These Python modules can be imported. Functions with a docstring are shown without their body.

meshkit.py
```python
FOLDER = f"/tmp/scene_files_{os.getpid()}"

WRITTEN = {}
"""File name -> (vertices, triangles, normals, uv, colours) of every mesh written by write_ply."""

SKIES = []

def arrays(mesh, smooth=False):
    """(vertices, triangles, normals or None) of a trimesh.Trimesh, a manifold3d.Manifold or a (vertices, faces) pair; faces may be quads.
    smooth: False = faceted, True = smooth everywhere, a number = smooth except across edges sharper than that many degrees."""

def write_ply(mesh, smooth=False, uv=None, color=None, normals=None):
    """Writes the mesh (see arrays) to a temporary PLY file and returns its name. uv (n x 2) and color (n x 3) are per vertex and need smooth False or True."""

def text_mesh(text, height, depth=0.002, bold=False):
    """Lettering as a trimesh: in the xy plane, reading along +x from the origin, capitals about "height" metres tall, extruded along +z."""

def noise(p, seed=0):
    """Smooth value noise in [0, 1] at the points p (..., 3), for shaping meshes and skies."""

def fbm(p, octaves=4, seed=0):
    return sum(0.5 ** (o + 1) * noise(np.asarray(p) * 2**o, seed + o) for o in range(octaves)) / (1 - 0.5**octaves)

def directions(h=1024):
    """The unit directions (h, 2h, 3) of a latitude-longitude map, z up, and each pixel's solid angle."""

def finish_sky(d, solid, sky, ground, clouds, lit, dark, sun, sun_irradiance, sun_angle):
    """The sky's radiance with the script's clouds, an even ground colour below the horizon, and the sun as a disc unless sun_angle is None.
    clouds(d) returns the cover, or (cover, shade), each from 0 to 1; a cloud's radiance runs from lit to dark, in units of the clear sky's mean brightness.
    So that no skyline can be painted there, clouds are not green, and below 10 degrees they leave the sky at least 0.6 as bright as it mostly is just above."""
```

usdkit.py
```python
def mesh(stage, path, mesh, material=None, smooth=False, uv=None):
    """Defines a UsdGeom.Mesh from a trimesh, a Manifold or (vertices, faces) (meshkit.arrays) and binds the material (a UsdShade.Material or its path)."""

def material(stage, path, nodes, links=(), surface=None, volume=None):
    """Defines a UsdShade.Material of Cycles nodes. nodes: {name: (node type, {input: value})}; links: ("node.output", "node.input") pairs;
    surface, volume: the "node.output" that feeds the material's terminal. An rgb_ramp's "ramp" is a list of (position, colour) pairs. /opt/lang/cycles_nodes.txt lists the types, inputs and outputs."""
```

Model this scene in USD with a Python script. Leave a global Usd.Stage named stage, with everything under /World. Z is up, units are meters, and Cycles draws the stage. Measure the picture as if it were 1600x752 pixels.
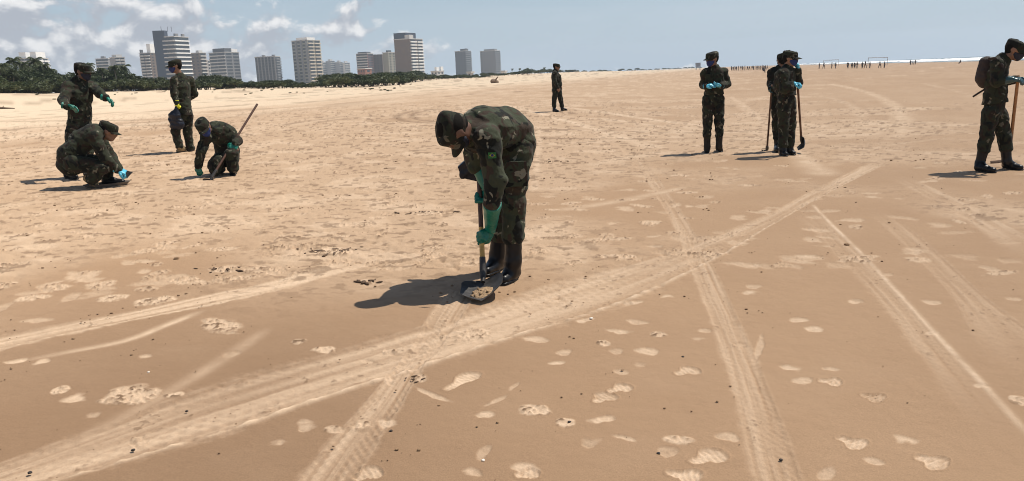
import math, random
import numpy as np, trimesh, usdkit, meshkit
from pxr import Usd, UsdGeom, UsdLux, UsdShade, Gf, Sdf, Vt
from scipy.interpolate import PchipInterpolator
from scipy.spatial import cKDTree

stage = Usd.Stage.CreateInMemory()
UsdGeom.SetStageUpAxis(stage, UsdGeom.Tokens.z)
UsdGeom.SetStageMetersPerUnit(stage, 1.0)
UsdGeom.Xform.Define(stage, '/World')
UsdGeom.Scope.Define(stage, '/World/Looks')
V = lambda *a: np.array(a, float)

# ---------------------------------------------------------------- camera
FPX = 1245.0                                   # focal length in photo pixels (photo 1600 x 752)
PITCH, ROLL, EYE = math.atan(257 / FPX), math.radians(2.5), 1.46
FW = V(0, math.cos(PITCH), -math.sin(PITCH))
U0 = V(0, math.sin(PITCH), math.cos(PITCH))
RT = math.cos(ROLL) * V(1, 0, 0) - math.sin(ROLL) * U0
UP = math.sin(ROLL) * V(1, 0, 0) + math.cos(ROLL) * U0
CAM = V(0, 0, EYE)
cam = UsdGeom.Camera.Define(stage, '/World/camera')
cam.CreateHorizontalApertureAttr(36.0)
cam.CreateVerticalApertureAttr(36.0 * 752 / 1600)
cam.CreateFocalLengthAttr(36.0 * FPX / 1600)
cam.CreateClippingRangeAttr(Gf.Vec2f(0.05, 20000))
EXPOSURE = 0.3
cam.CreateExposureAttr(EXPOSURE)
cam.AddTransformOp().Set(Gf.Matrix4d(*[float(v) for row in ((*RT, 0), (*UP, 0), (*(-FW), 0), (*CAM, 1)) for v in row]))

# ---------------------------------------------------------------- light
SUN = V(.455, .175, .895); SUN /= np.linalg.norm(SUN)
SUN_EL, SUN_ROT = math.asin(SUN[2]), math.atan2(SUN[0], SUN[1])
sun = UsdLux.DistantLight.Define(stage, '/World/sun')
sun.CreateIntensityAttr(1.25); sun.CreateAngleAttr(0.53); sun.CreateColorAttr(Gf.Vec3f(1.0, 0.93, 0.83))
sun.CreateNormalizeAttr(True) if hasattr(sun, 'CreateNormalizeAttr') else None
zx = -SUN; zax = SUN; xa = np.cross(V(0, 0, 1), zax); xa /= np.linalg.norm(xa); ya = np.cross(zax, xa)
sun.AddTransformOp().Set(Gf.Matrix4d(*[float(v) for row in ((*xa, 0), (*ya, 0), (*zax, 0), (0, 0, 50, 1)) for v in row]))
SKY_STRENGTH = 0.072
sky_nodes = {
    'sky': ('sky_texture', {'sky_type': 'single_scattering', 'sun_disc': False, 'sun_elevation': SUN_EL, 'sun_rotation': SUN_ROT,
                            'altitude': 5.0, 'air_density': 1.0, 'aerosol_density': 0.5, 'ozone_density': 1.0}),
    'tc': ('texture_coordinate', {}),
    'sep': ('separate_xyz', {}),
    # cumulus noise: directions stretched so the clouds lie flat
    'map': ('mapping', {'scale': (14.0, 14.0, 21.0), 'location': (12.9, 6.6, 0.35)}),
    'n1': ('noise_texture', {'scale': 1.0, 'detail': 9.0, 'roughness': 0.53, 'distortion': 0.25}),
    'map2': ('mapping', {'scale': (14.0, 14.0, 21.0), 'location': (12.98, 6.6, 0.62)}),
    'n2': ('noise_texture', {'scale': 1.0, 'detail': 5.0, 'roughness': 0.5, 'distortion': 0.25}),
    # more cloud towards the land (-x), less over the sea
    'lean': ('map_range', {'from_min': -0.62, 'from_max': 0.12, 'to_min': 0.15, 'to_max': -0.16}),
    'low': ('map_range', {'from_min': 0.02, 'from_max': 0.17, 'to_min': 0.085, 'to_max': -0.09}),
    'a1': ('math', {'math_type': 'add'}), 'a2': ('math', {'math_type': 'add'}),
    'cov': ('map_range', {'range_type': 'smoothstep', 'from_min': 0.505, 'from_max': 0.605, 'to_min': 0.0, 'to_max': 0.94}),
    'sub': ('math', {'math_type': 'subtract'}),
    'lit': ('map_range', {'range_type': 'smoothstep', 'from_min': -0.03, 'from_max': 0.13, 'to_min': 0.0, 'to_max': 1.0}),
    'ccol': ('mix_color', {'a': (5.0, 5.3, 6.0), 'b': (11.0, 10.8, 10.7)}),
    # thin high veil everywhere
    'mapv': ('mapping', {'scale': (3.0, 3.0, 22.0), 'rotation': (0.05, 0.08, 0.3)}),
    'nv': ('noise_texture', {'scale': 1.0, 'detail': 6.0, 'roughness': 0.6, 'distortion': 0.6}),
    'veil': ('map_range', {'range_type': 'smoothstep', 'from_min': 0.42, 'from_max': 0.85, 'to_min': 0.0, 'to_max': 0.55}),
    'skyv': ('mix_color', {'b': (6.6, 7.4, 8.3)}),
    # the pale band of sea air that lies along the whole horizon
    'band': ('map_range', {'range_type': 'smoothstep', 'from_min': -0.02, 'from_max': 0.22, 'to_min': 0.88, 'to_max': 0.0}),
    'skyh': ('mix_color', {'b': (5.3, 6.6, 8.2)}),
    'mix': ('mix_color', {}),
    'bg': ('background_shader', {'strength': SKY_STRENGTH}),
}
sky_links = [('tc.generated', 'map.vector'), ('tc.generated', 'map2.vector'), ('tc.generated', 'sep.vector'), ('tc.generated', 'mapv.vector'),
    ('map.vector', 'n1.vector'), ('map2.vector', 'n2.vector'), ('mapv.vector', 'nv.vector'),
    ('sep.x', 'lean.value'), ('sep.z', 'low.value'),
    ('n1.fac', 'a1.value1'), ('lean.result', 'a1.value2'), ('a1.value', 'a2.value1'), ('low.result', 'a2.value2'), ('a2.value', 'cov.value'),
    ('n1.fac', 'sub.value1'), ('n2.fac', 'sub.value2'), ('sub.value', 'lit.value'), ('lit.result', 'ccol.fac'),
    ('sep.z', 'band.value'), ('band.result', 'skyh.fac'), ('sky.color', 'skyh.a'), ('nv.fac', 'veil.value'), ('skyh.result', 'skyv.a'), ('veil.result', 'skyv.fac'),
    ('skyv.result', 'mix.a'), ('ccol.result', 'mix.b'), ('cov.result', 'mix.fac'), ('mix.result', 'bg.color')]
sky_mat = usdkit.material(stage, '/World/Looks/sky_look', sky_nodes, sky_links, surface='bg.background')
sky = UsdLux.DomeLight.Define(stage, '/World/sky')
UsdShade.MaterialBindingAPI.Apply(sky.GetPrim()).Bind(sky_mat)
sky.GetPrim().SetCustomDataByKey('kind', 'structure')

# ---------------------------------------------------------------- helpers
_names = {}
def numbered(parent, name):
    key = parent + '/' + name
    n = _names.get(key, 0); _names[key] = n + 1
    return key if n == 0 else f'{key}_{n:03d}'
def tag(prim, label=None, category=None, group=None, kind=None):
    p = prim.GetPrim()
    for k, v in (('label', label), ('category', category), ('group', group), ('kind', kind)):
        if v: p.SetCustomDataByKey(k, v)
    return p
def thing(name, label, category, group=None, at=None):
    x = UsdGeom.Xform.Define(stage, numbered('/World', name))
    if at is not None: x.AddTranslateOp().Set(Gf.Vec3d(*map(float, at)))
    tag(x, label, category, group)
    return x.GetPrim()
def obj(name, mesh, mat, parent=None, smooth=False, label=None, origin=None):
    """One Mesh prim; world-space mesh, moved into the parent's frame when the parent has an origin."""
    path = numbered(str(parent.GetPath()) if parent is not None else '/World', name)
    if origin is not None:
        v, f = (mesh.vertices, mesh.faces) if hasattr(mesh, 'vertices') else mesh
        mesh = (np.asarray(v) - origin, f)
    m = usdkit.mesh(stage, path, mesh, mat, smooth=smooth)
    if label: tag(m, label)
    return m.GetPrim()
def ray(x, y):
    return FW + (x - 800) / FPX * RT + (376 - y) / FPX * UP
def proj(P):
    d = np.asarray(P) - CAM; z = d @ FW
    return 800 + FPX * (d @ RT) / z, 376 - FPX * (d @ UP) / z
def unit(v):
    v = np.asarray(v, float); return v / np.linalg.norm(v)
cat = trimesh.util.concatenate
def box(x0, x1, y0, y1, z0, z1):
    b = trimesh.creation.box((x1 - x0, y1 - y0, z1 - z0)); b.apply_translation(((x0 + x1) / 2, (y0 + y1) / 2, (z0 + z1) / 2)); return b
def rod(a, b, ra, rb=None, sides=12):
    a, b = np.asarray(a, float), np.asarray(b, float); rb = ra if rb is None else rb
    n = unit(b - a); u = unit(np.cross(n, V(0.3, 0.2, 1) if abs(n[2]) < .9 else V(1, 0, 0))); w = np.cross(n, u)
    t = np.linspace(0, 2 * np.pi, sides, endpoint=False); ring = np.cos(t)[:, None] * u + np.sin(t)[:, None] * w
    v = np.vstack([a + ring * ra, b + ring * rb, [a], [b]]); f = []
    for i in range(sides):
        j = (i + 1) % sides
        f += [[i, j, sides + j], [i, sides + j, sides + i], [2 * sides, j, i], [2 * sides + 1, sides + i, sides + j]]
    return trimesh.Trimesh(v, f, process=False)
def tube(pts, radii, sides=8):
    pts = np.asarray(pts, float); radii = np.broadcast_to(radii, len(pts)); v = []; f = []
    t = np.linspace(0, 2 * np.pi, sides, endpoint=False); u = None
    for i, p in enumerate(pts):
        n = unit(pts[min(i + 1, len(pts) - 1)] - pts[max(i - 1, 0)])
        u = unit(np.cross(n, V(0.31, 0.23, 1) if abs(n[2]) < .9 else V(1, .1, 0))) if u is None else unit(u - n * (u @ n))
        w = np.cross(n, u); v.append(p + (np.cos(t)[:, None] * u + np.sin(t)[:, None] * w) * radii[i])
        if i:
            for k in range(sides):
                j = (k + 1) % sides; o = (i - 1) * sides
                f += [[o + k, o + j, o + sides + j], [o + k, o + sides + j, o + sides + k]]
    n = len(pts) * sides; v = np.vstack(v + [pts[0], pts[-1]])
    for k in range(sides):
        j = (k + 1) % sides; o = n - sides
        f += [[n, j, k], [n + 1, o + k, o + j]]
    return trimesh.Trimesh(v, f, process=False)

# ---------------------------------------------------------------- materials
def mat(name, nodes, links=(), surface='p.BSDF', volume=None):
    return usdkit.material(stage, '/World/Looks/' + name, nodes, links, surface=surface, volume=volume)
def plain(name, color, rough=0.6, spec=0.5, metal=0.0, vary=0.25, scale=6.0, bump=0.0, bscale=60.0):
    c = np.array(color)
    nodes = {'g': ('geometry', {}), 'n': ('noise_texture', {'scale': scale, 'detail': 6.0, 'roughness': 0.6}),
             'r': ('rgb_ramp', {'ramp': [(0.3, tuple(c * (1 - vary))), (0.7, tuple(np.minimum(c * (1 + vary), 1)))]}),
             'p': ('principled_bsdf', {'roughness': rough, 'specular_ior_level': spec, 'metallic': metal})}
    links = [('g.position', 'n.vector'), ('n.fac', 'r.fac'), ('r.color', 'p.base_color')]
    if bump:
        nodes['n2'] = ('noise_texture', {'scale': bscale, 'detail': 4.0}); nodes['b'] = ('bump', {'strength': 1.0, 'distance': bump})
        links += [('g.position', 'n2.vector'), ('n2.fac', 'b.height'), ('b.normal', 'p.normal')]
    return mat(name, nodes, links)
# ---------------------------------------------------------------- beach: shape
TH = math.radians(15.7)                        # bearing of the shoreline
AX, LX = V(math.sin(TH), math.cos(TH)), V(-math.cos(TH), math.sin(TH))   # along the shore, towards the land
SEA_Z = -1.15
_prof = PchipInterpolator([-4000, -300, -112, -40, -10, 0, 8, 20, 40, 60, 4000], [-12, -4.5, -1.15, -.33, -.03, 0, .25, .48, .6, .65, .8])
def st(x, y):
    return x * LX[0] + y * LX[1], x * AX[0] + y * AX[1]
FOOT = [(-500, 150), (0, 146), (60, 145.5), (200, 143), (300, 141), (400, 139.5), (500, 137.5), (560, 137), (620, 134), (660, 127), (700, 123.5), (760, 121.5), (800, 118), (840, 115.5), (880, 113), (950, 111.5), (1040, 109)]
_t, _z = [], []
for fx, fy in FOOT:
    d = ray(fx, fy); k = 76.0 / st(d[0], d[1])[0]
    _t.append(st(d[0] * k, d[1] * k)[1]); _z.append(max(EYE + d[2] * k, .55))
_crest = PchipInterpolator([-4000] + _t + [4000], [_z[0]] + _z + [_z[-1]])
def ss(a, b, x):
    t = np.clip((x - a) / (b - a), 0, 1); return t * t * (3 - 2 * t)
def base_height(x, y):
    s, t = st(x, y)
    z = _prof(s); w = ss(46, 78, s)
    q = np.stack([np.asarray(x, float), np.asarray(y, float), np.zeros_like(np.asarray(x, float))], -1)
    z = z * (1 - w) + w * _crest(np.clip(t, -3900, 3900))
    z = z + ss(25, 60, s) * (1 - .6 * ss(90, 200, s)) * (meshkit.fbm(q / 9.0, 3, 5) - .5) * .5
    return z + (meshkit.fbm(q / 3.5, 2, 9) - .5) * .05
def ground_at(x, y):
    return float(base_height(np.array([x]), np.array([y]))[0])
def hit(px, py, far=400.0):
    """the point of the beach under a photo pixel"""
    d = ray(px, py); ts = np.geomspace(1, far, 900); P = CAM + ts[:, None] * d
    below = P[:, 2] < base_height(P[:, 0], P[:, 1])
    if not below.any(): return None
    i = int(np.argmax(below)); a, b = ts[max(i - 1, 0)], ts[i]
    for _ in range(25):
        m = (a + b) / 2; Q = CAM + m * d
        if Q[2] < ground_at(Q[0], Q[1]): b = m
        else: a = m
    return CAM + b * d

# ---------------------------------------------------------------- beach: marks
azs = np.concatenate([np.radians(np.arange(-37.5, 37.5001, .052)), np.radians(np.arange(45, 316, 9.0))])
rows = [0.15, .6, 1.1]
rr = 1.5
while rr < 2600:
    rows.append(rr); rr += min(max(rr * rr / (EYE * 797) * .75, .008), rr * .09)
rows.append(2600); rows = np.array(rows)
GA, GR = np.meshgrid(azs, rows); GX, GY = GR * np.sin(GA), GR * np.cos(GA)
gx, gy = GX.ravel(), GY.ravel(); NV = len(gx)
gq = np.stack([gx, gy, np.zeros(NV)], -1)
gz = base_height(gx, gy)
gs, gt = st(gx, gy)
dry = np.zeros(NV); dark = np.zeros(NV); dz = np.zeros(NV)
near = np.nonzero(GR.ravel() < 60)[0]
tree = cKDTree(np.stack([gx[near], gy[near]], -1))
nzA = meshkit.fbm(gq * 14, 3, 1); nzB = meshkit.fbm(gq * 3.1, 3, 2); nzC = meshkit.fbm(gq * 45, 2, 3)
def pix(pts):
    out = []
    for p in pts:
        h = hit(*p); out.append(h[:2])
    return np.array(out)
def track(left, right, strength=.8, edge=(.25, .7), tread=.5, rut=.01, pitch=.075, rough=.3, fade_in=1.6):
    """a wheel track between two edges read off the photo; edge: how bright the berm on either side is"""
    A_, B_ = pix(left), pix(right)
    off0 = left[0][1] > 700 or left[0][0] < 20
    if off0:     # it goes on outside the picture
        A_ = np.vstack([A_[:1] + unit(A_[0] - A_[1]) * 1.2, A_]); B_ = np.vstack([B_[:1] + unit(B_[0] - B_[1]) * 1.2, B_])
    ss_ = np.linspace(0, 1, 14 * len(A_)); k = np.linspace(0, 1, len(A_))
    A_ = np.stack([PchipInterpolator(k, A_[:, i])(ss_) for i in (0, 1)], -1); B_ = np.stack([PchipInterpolator(k, B_[:, i])(ss_) for i in (0, 1)], -1)
    C_ = (A_ + B_) / 2; hw = np.linalg.norm(A_ - B_, axis=1) / 2
    along = np.concatenate([[0], np.cumsum(np.linalg.norm(np.diff(C_, axis=0), axis=1))])
    ids = set()
    step = max(1, 1)
    for c0, c1, h in zip(C_[:-1], C_[1:], hw):
        m = (c0 + c1) / 2
        ids.update(tree.query_ball_point(m, np.linalg.norm(c1 - c0) / 2 + h * 1.8 + .02))
    if not ids: return
    ids = near[np.fromiter(ids, int)]
    P = np.stack([gx[ids], gy[ids]], -1)
    best = np.full(len(ids), 1e9); u = np.zeros(len(ids)); v = np.zeros(len(ids))
    for i in range(len(C_) - 1):
        d = C_[i + 1] - C_[i]; L2 = d @ d; q = P - C_[i]; tt = np.clip(q @ d / L2, 0, 1)
        off = q - tt[:, None] * d; dist = np.linalg.norm(off, axis=1); h = hw[i] * (1 - tt) + hw[i + 1] * tt
        sgn = np.sign(d[0] * off[:, 1] - d[1] * off[:, 0]); m = dist < best
        best[m] = dist[m]; u[m] = (sgn * dist / h)[m]; v[m] = (along[i] + tt * (along[i + 1] - along[i]))[m]
    if (A_[len(A_) // 2] - C_[len(C_) // 2]) @ np.array([-(C_[-1] - C_[0])[1], (C_[-1] - C_[0])[0]]) < 0: u = -u
    # u = +1 on the left edge, -1 on the right edge
    f0 = .05 if off0 else fade_in; f1 = fade_in
    fade = ss(0, f0, v) * ss(0, f1, along[-1] - v)
    wob = (nzA[ids] - .5) * .7 + (nzB[ids] - .5) * .5 + (nzC[ids] - .5) * .25
    au = np.abs(u) + wob * .5
    band = (1 - ss(.62, 1.18, au)) * fade
    st_ = meshkit.fbm(np.stack([u * 4.5 + wob * .5, v * .9, u * 0 + pitch * 99], -1), 4, 71)      # streaks along the wheel's way
    pa = meshkit.fbm(np.stack([u * .9, v * .7, u * 0 + pitch * 55], -1), 3, 73)
    blk = np.sin(2 * np.pi * v / pitch + 2.4 * np.abs(u)) * np.cos(u * 15)
    worn = ss(.35, .65, meshkit.fbm(np.stack([u * 1.5, v * 1.3, u * 0 + pitch * 31], -1), 3, 75))
    a = band * strength * (.25 + 1.15 * ss(.30, .68, st_ * .6 + pa * .4)) * (1 + tread * .35 * blk * worn)
    for e, sg in zip(edge, (1, -1)):
        b = np.exp(-((u - sg * (.92 + (pa - .5) * .12)) / .085) ** 2) * fade * e * ss(.15, .55, st_ * .3 + nzA[ids] * .4 + pa * .3) * (.85 + .25 * np.sin(2 * np.pi * v / (pitch * 2.2)))
        a = np.maximum(a, b); dz[ids] += b * .012
    dry[ids] = np.maximum(dry[ids], np.clip(a, 0, 1))
    dz[ids] += band * (-rut + .005 * tread * blk * worn + .008 * (st_ - .5) + .005 * (nzC[ids] - .5))
    dark[ids] = np.maximum(dark[ids], band * .5 * ss(.70, .76, nzC[ids] * .5 + nzA[ids] * .5))
def line(pts, w, strength=.8, dark_=0.0, rut=.004, beads=0.0):
    C_ = pix(pts); k = np.linspace(0, 1, len(C_)); q = np.linspace(0, 1, 12 * len(C_)); C_ = np.stack([PchipInterpolator(k, C_[:, i])(q) for i in (0, 1)], -1)
    along = np.concatenate([[0], np.cumsum(np.linalg.norm(np.diff(C_, axis=0), axis=1))])
    for i in range(len(C_) - 1):
        m = (C_[i] + C_[i + 1]) / 2; d = C_[i + 1] - C_[i]; L = np.linalg.norm(d)
        ids = near[np.array(tree.query_ball_point(m, L / 2 + w * 3), int)]
        if not len(ids): continue
        P = np.stack([gx[ids], gy[ids]], -1) - C_[i]; tt = np.clip(P @ d / L ** 2, 0, 1)
        dist = np.linalg.norm(P - tt[:, None] * d, axis=1); v = along[i] + tt * L
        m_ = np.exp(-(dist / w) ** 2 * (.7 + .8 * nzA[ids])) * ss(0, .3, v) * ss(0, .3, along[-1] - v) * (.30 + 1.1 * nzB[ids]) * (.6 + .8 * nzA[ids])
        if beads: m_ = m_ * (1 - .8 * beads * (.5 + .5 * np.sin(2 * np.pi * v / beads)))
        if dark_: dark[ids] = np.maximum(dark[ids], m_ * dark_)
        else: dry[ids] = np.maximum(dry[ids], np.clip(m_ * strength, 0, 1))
        dz[ids] = np.minimum(dz[ids], -m_ * rut) if rut > 0 else np.maximum(dz[ids], -m_ * rut)
def mark(x0, y0, x1, y1, w=.055, kind='scuff', strength=.8, world=None):
    """a footprint or scuff from one photo pixel to another, w = half width in metres"""
    if world is None: a, b = pix([(x0, y0), (x1, y1)])
    else: a, b = world
    c = (a + b) / 2; L = max(np.linalg.norm(b - a) / 2, .04); d = (b - a) / max(np.linalg.norm(b - a), 1e-6)
    ids = np.array(tree.query_ball_point(c, L * 1.5 + w * 1.5), int)
    if not len(ids): return
    ids = near[ids]; P = np.stack([gx[ids], gy[ids]], -1) - c
    u = P @ d / L; v = (P[:, 1] * d[0] - P[:, 0] * d[1]) / w
    n = (nzA[ids] - .5); n2 = (nzC[ids] - .5); bend = math.sin(x0 * 1.7 + y0 * 2.3) if world is None else math.sin(c[0] * 57 + c[1] * 31)
    if kind == 'boot':                          # waisted sole with a heel, patterned
        wid = .78 + .26 * np.cos((u - .55) * 2.6) - .18 * np.exp(-((u + .25) / .22) ** 2)
        r = np.maximum(np.abs(u), 0) ** 2.6 + (np.abs(v) / wid) ** 2.6 + n * .8 + n2 * .4
        m = 1 - ss(.45, 1.25, r)
        tr = np.sin(u * L * 2 * np.pi / .024 + n * 9 + bend * 3) * np.cos(v * 4.5 + n * 6)
        dry[ids] = np.maximum(dry[ids], m * strength * .9 * (.85 + .14 * tr + .9 * n + .5 * n2))
        dz[ids] += m * (-.006 + .0025 * tr + .004 * n2) + np.exp(-((r - 1.15) / .3) ** 2) * .003
    elif kind == 'rough':                       # broken crust: crumbs and holes
        r = u ** 2 + v ** 2 + n * 1.5
        m = 1 - ss(.5, 1.2, r); c2 = ss(.52, .62, nzC[ids])
        dry[ids] = np.maximum(dry[ids], m * strength * (1 - .5 * c2))
        dark[ids] = np.maximum(dark[ids], m * ss(.60, .68, nzC[ids] * .6 + nzA[ids] * .4) * .8)
        dz[ids] += m * ((nzC[ids] - .5) * .020 + .003)
    else:
        r = u ** 2 + (v + .5 * bend * (u * u - .4)) ** 2 + n * 1.9 + n2 * .5
        m = 1 - ss(.25, 1.25, r + (nzB[ids] - .5) * .6)
        dry[ids] = np.maximum(dry[ids], m * strength * .9 * (.95 + .7 * n + .3 * n2))
        dz[ids] += m * (-.004 + .005 * n2 + .004 * n)

# broad dryness: the sand is dry and white up the beach, damp and smooth near the camera
q2 = np.stack([gs, gt * .35, np.zeros(NV)], -1)
streak = meshkit.fbm(np.stack([gs * .9, gt * .16, np.zeros(NV)], -1), 4, 21)
far_dry = ss(7, 26, gs + (streak - .5) * 16) * .55 + ss(22, 30, gs + (streak - .5) * 10) * .4
dist = np.hypot(gx, gy)
trod = ss(.32, .62, meshkit.fbm(gq * .33, 3, 31) + .30 * ss(5.5, 10, dist) * (1 - .55 * ss(9, 24, dist)) + .20 * ss(-1.0, 4.0, gs) - .20 * ss(-2, -9, gs) - .18)
trod *= ss(5.0, 7.5, dist + gs * .35)
dry += np.clip(far_dry + (.30 * (streak - .5) + .20) * ss(8, 22, dist) + .12 * (nzB - .5), 0, 1)
clump = ss(.48, .70, meshkit.fbm(gq * V(2.2, 2.2, 1), 4, 33))
dry = np.maximum(dry, trod * (.36 + .30 * clump))
crumb = ss(.61, .69, meshkit.fbm(gq * V(9, 13, 1), 3, 35)) * trod * (1 - ss(26, 45, dist))
dark = np.maximum(dark, crumb * .55)  # clod shadows painted as dark flecks, mixed with kicked-up damp sand
dz += trod * ((meshkit.fbm(gq * 4.0, 3, 37) - .5) * .05 + (nzA - .5) * .035) * (1 - ss(30, 60, dist)) * .42
dz += (nzA - .5) * .003 * (dist < 25)

# wheel tracks (edges read off the photo, 1600 x 752)
track([(0, 722), (150, 668), (300, 612), (430, 574), (550, 541), (700, 500), (900, 441), (1050, 395), (1180, 345), (1290, 288), (1380, 245)],
      [(60, 760), (200, 722), (340, 680), (480, 632), (600, 593), (740, 545), (900, 487), (1060, 420), (1200, 352), (1312, 291), (1405, 247)], .50, (.25, .95), .45, .010, .075)
track([(455, 762), (510, 694), (560, 640), (610, 580), (640, 540), (672, 490), (705, 445), (735, 400)], [(552, 762), (590, 694), (625, 640), (655, 585), (690, 540), (725, 490), (752, 445), (775, 400)], .42, (.28, .3), .6, .008, .06)
track([(-20, 528), (100, 505), (200, 487), (330, 458), (430, 436), (560, 402), (720, 368)], [(-20, 552), (100, 524), (200, 503), (330, 477), (440, 452), (570, 420), (730, 384)], .62, (.2, .3), .25, .006, .08, .5)
line([(-5, 572), (90, 553), (200, 531), (262, 507), (330, 480)], .035, .75)
line([(0, 745), (120, 690), (250, 620), (350, 560), (430, 505)], .05, .3)
track([(1176, 765), (1160, 690), (1140, 600), (1112, 510), (1085, 440), (1060, 375), (1036, 325), (1005, 280), (965, 230), (925, 200)], [(1262, 765), (1236, 690), (1200, 600), (1160, 510), (1126, 440), (1092, 375), (1062, 325), (1030, 280), (988, 230), (945, 200)], .36, (.10, .16), .3, .004, .06)
line([(1268, 318), (1300, 352), (1345, 396), (1400, 455), (1462, 523), (1500, 563), (1535, 600), (1580, 650), (1640, 715)], .020, .85, rut=-.003)
track([(1240, 330), (1300, 392), (1370, 470), (1440, 560), (1520, 660), (1590, 750)], [(1268, 318), (1345, 396), (1420, 470), (1500, 560), (1570, 640), (1640, 715)], .26, (.1, .1), .3, .003, .07)
track([(1345, 325), (1400, 372), (1480, 455), (1560, 545), (1640, 640)], [(1372, 322), (1440, 372), (1530, 455), (1600, 520), (1700, 600)], .24, (.22, .3), .2, .003, .07)
track([(1385, 275), (1470, 318), (1540, 362), (1640, 425)], [(1412, 272), (1500, 312), (1580, 355), (1660, 402)], .4, (.25, .2), .2, .003, .07)
line([(1600, 345), (1660, 380)], .05, .4)
# the far side: tyre ruts with their tread shadows painted dark, pale lines
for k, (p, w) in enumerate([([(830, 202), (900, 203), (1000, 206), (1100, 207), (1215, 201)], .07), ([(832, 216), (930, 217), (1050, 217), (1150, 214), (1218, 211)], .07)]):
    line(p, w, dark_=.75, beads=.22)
for p, w, s_ in [([(780, 163), (860, 182), (940, 205), (1000, 225)], .30, .9), ([(860, 165), (960, 178), (1060, 192), (1120, 200)], .26, .9), ([(885, 182), (980, 190), (1070, 205)], .22, .8),
                 ([(1140, 150), (1180, 180), (1240, 235), (1290, 275)], .22, .7), ([(1290, 130), (1370, 150), (1410, 185), (1400, 215)], .34, .7), ([(940, 134), (1040, 126), (1150, 119)], .8, .7), ([(860, 142), (980, 130), (1060, 121)], .7, .7), ([(1150, 160), (1190, 200), (1215, 235)], .2, .5), ([(1440, 130), (1520, 150), (1600, 185)], .3, .4), ([(1280, 150), (1330, 165), (1345, 190)], .25, .5)]:
    line(p, w, s_)
for p, w in [([(700, 170), (655, 172), (622, 180), (632, 189), (690, 193), (735, 196)], .16), ([(720, 172), (680, 172), (645, 178), (650, 186), (700, 191)], .14), ([(480, 190), (520, 184), (560, 180)], .14), ([(440, 196), (500, 187), (600, 186)], .14), ([(495, 192), (540, 185), (590, 181)], .12),
             ([(0, 190), (60, 189), (180, 188), (330, 186)], .30), ([(0, 205), (40, 200), (130, 195), (260, 190)], .26), ([(690, 152), (760, 146), (880, 141)], .3), ([(100, 198), (200, 196), (330, 198)], .2)]:
    line(p, w, dark_=.6, rut=.02)  # shade in the turning ruts painted dark, along with wrack lines
line([(845, 190), (842, 235), (834, 300)], .10, .7)
line([(560, 290), (640, 262), (720, 240)], .12, .45)
line([(860, 330), (960, 315), (1080, 290)], .10, .5)
line([(1500, 215), (1400, 225), (1290, 262)], .14, .45)
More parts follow.
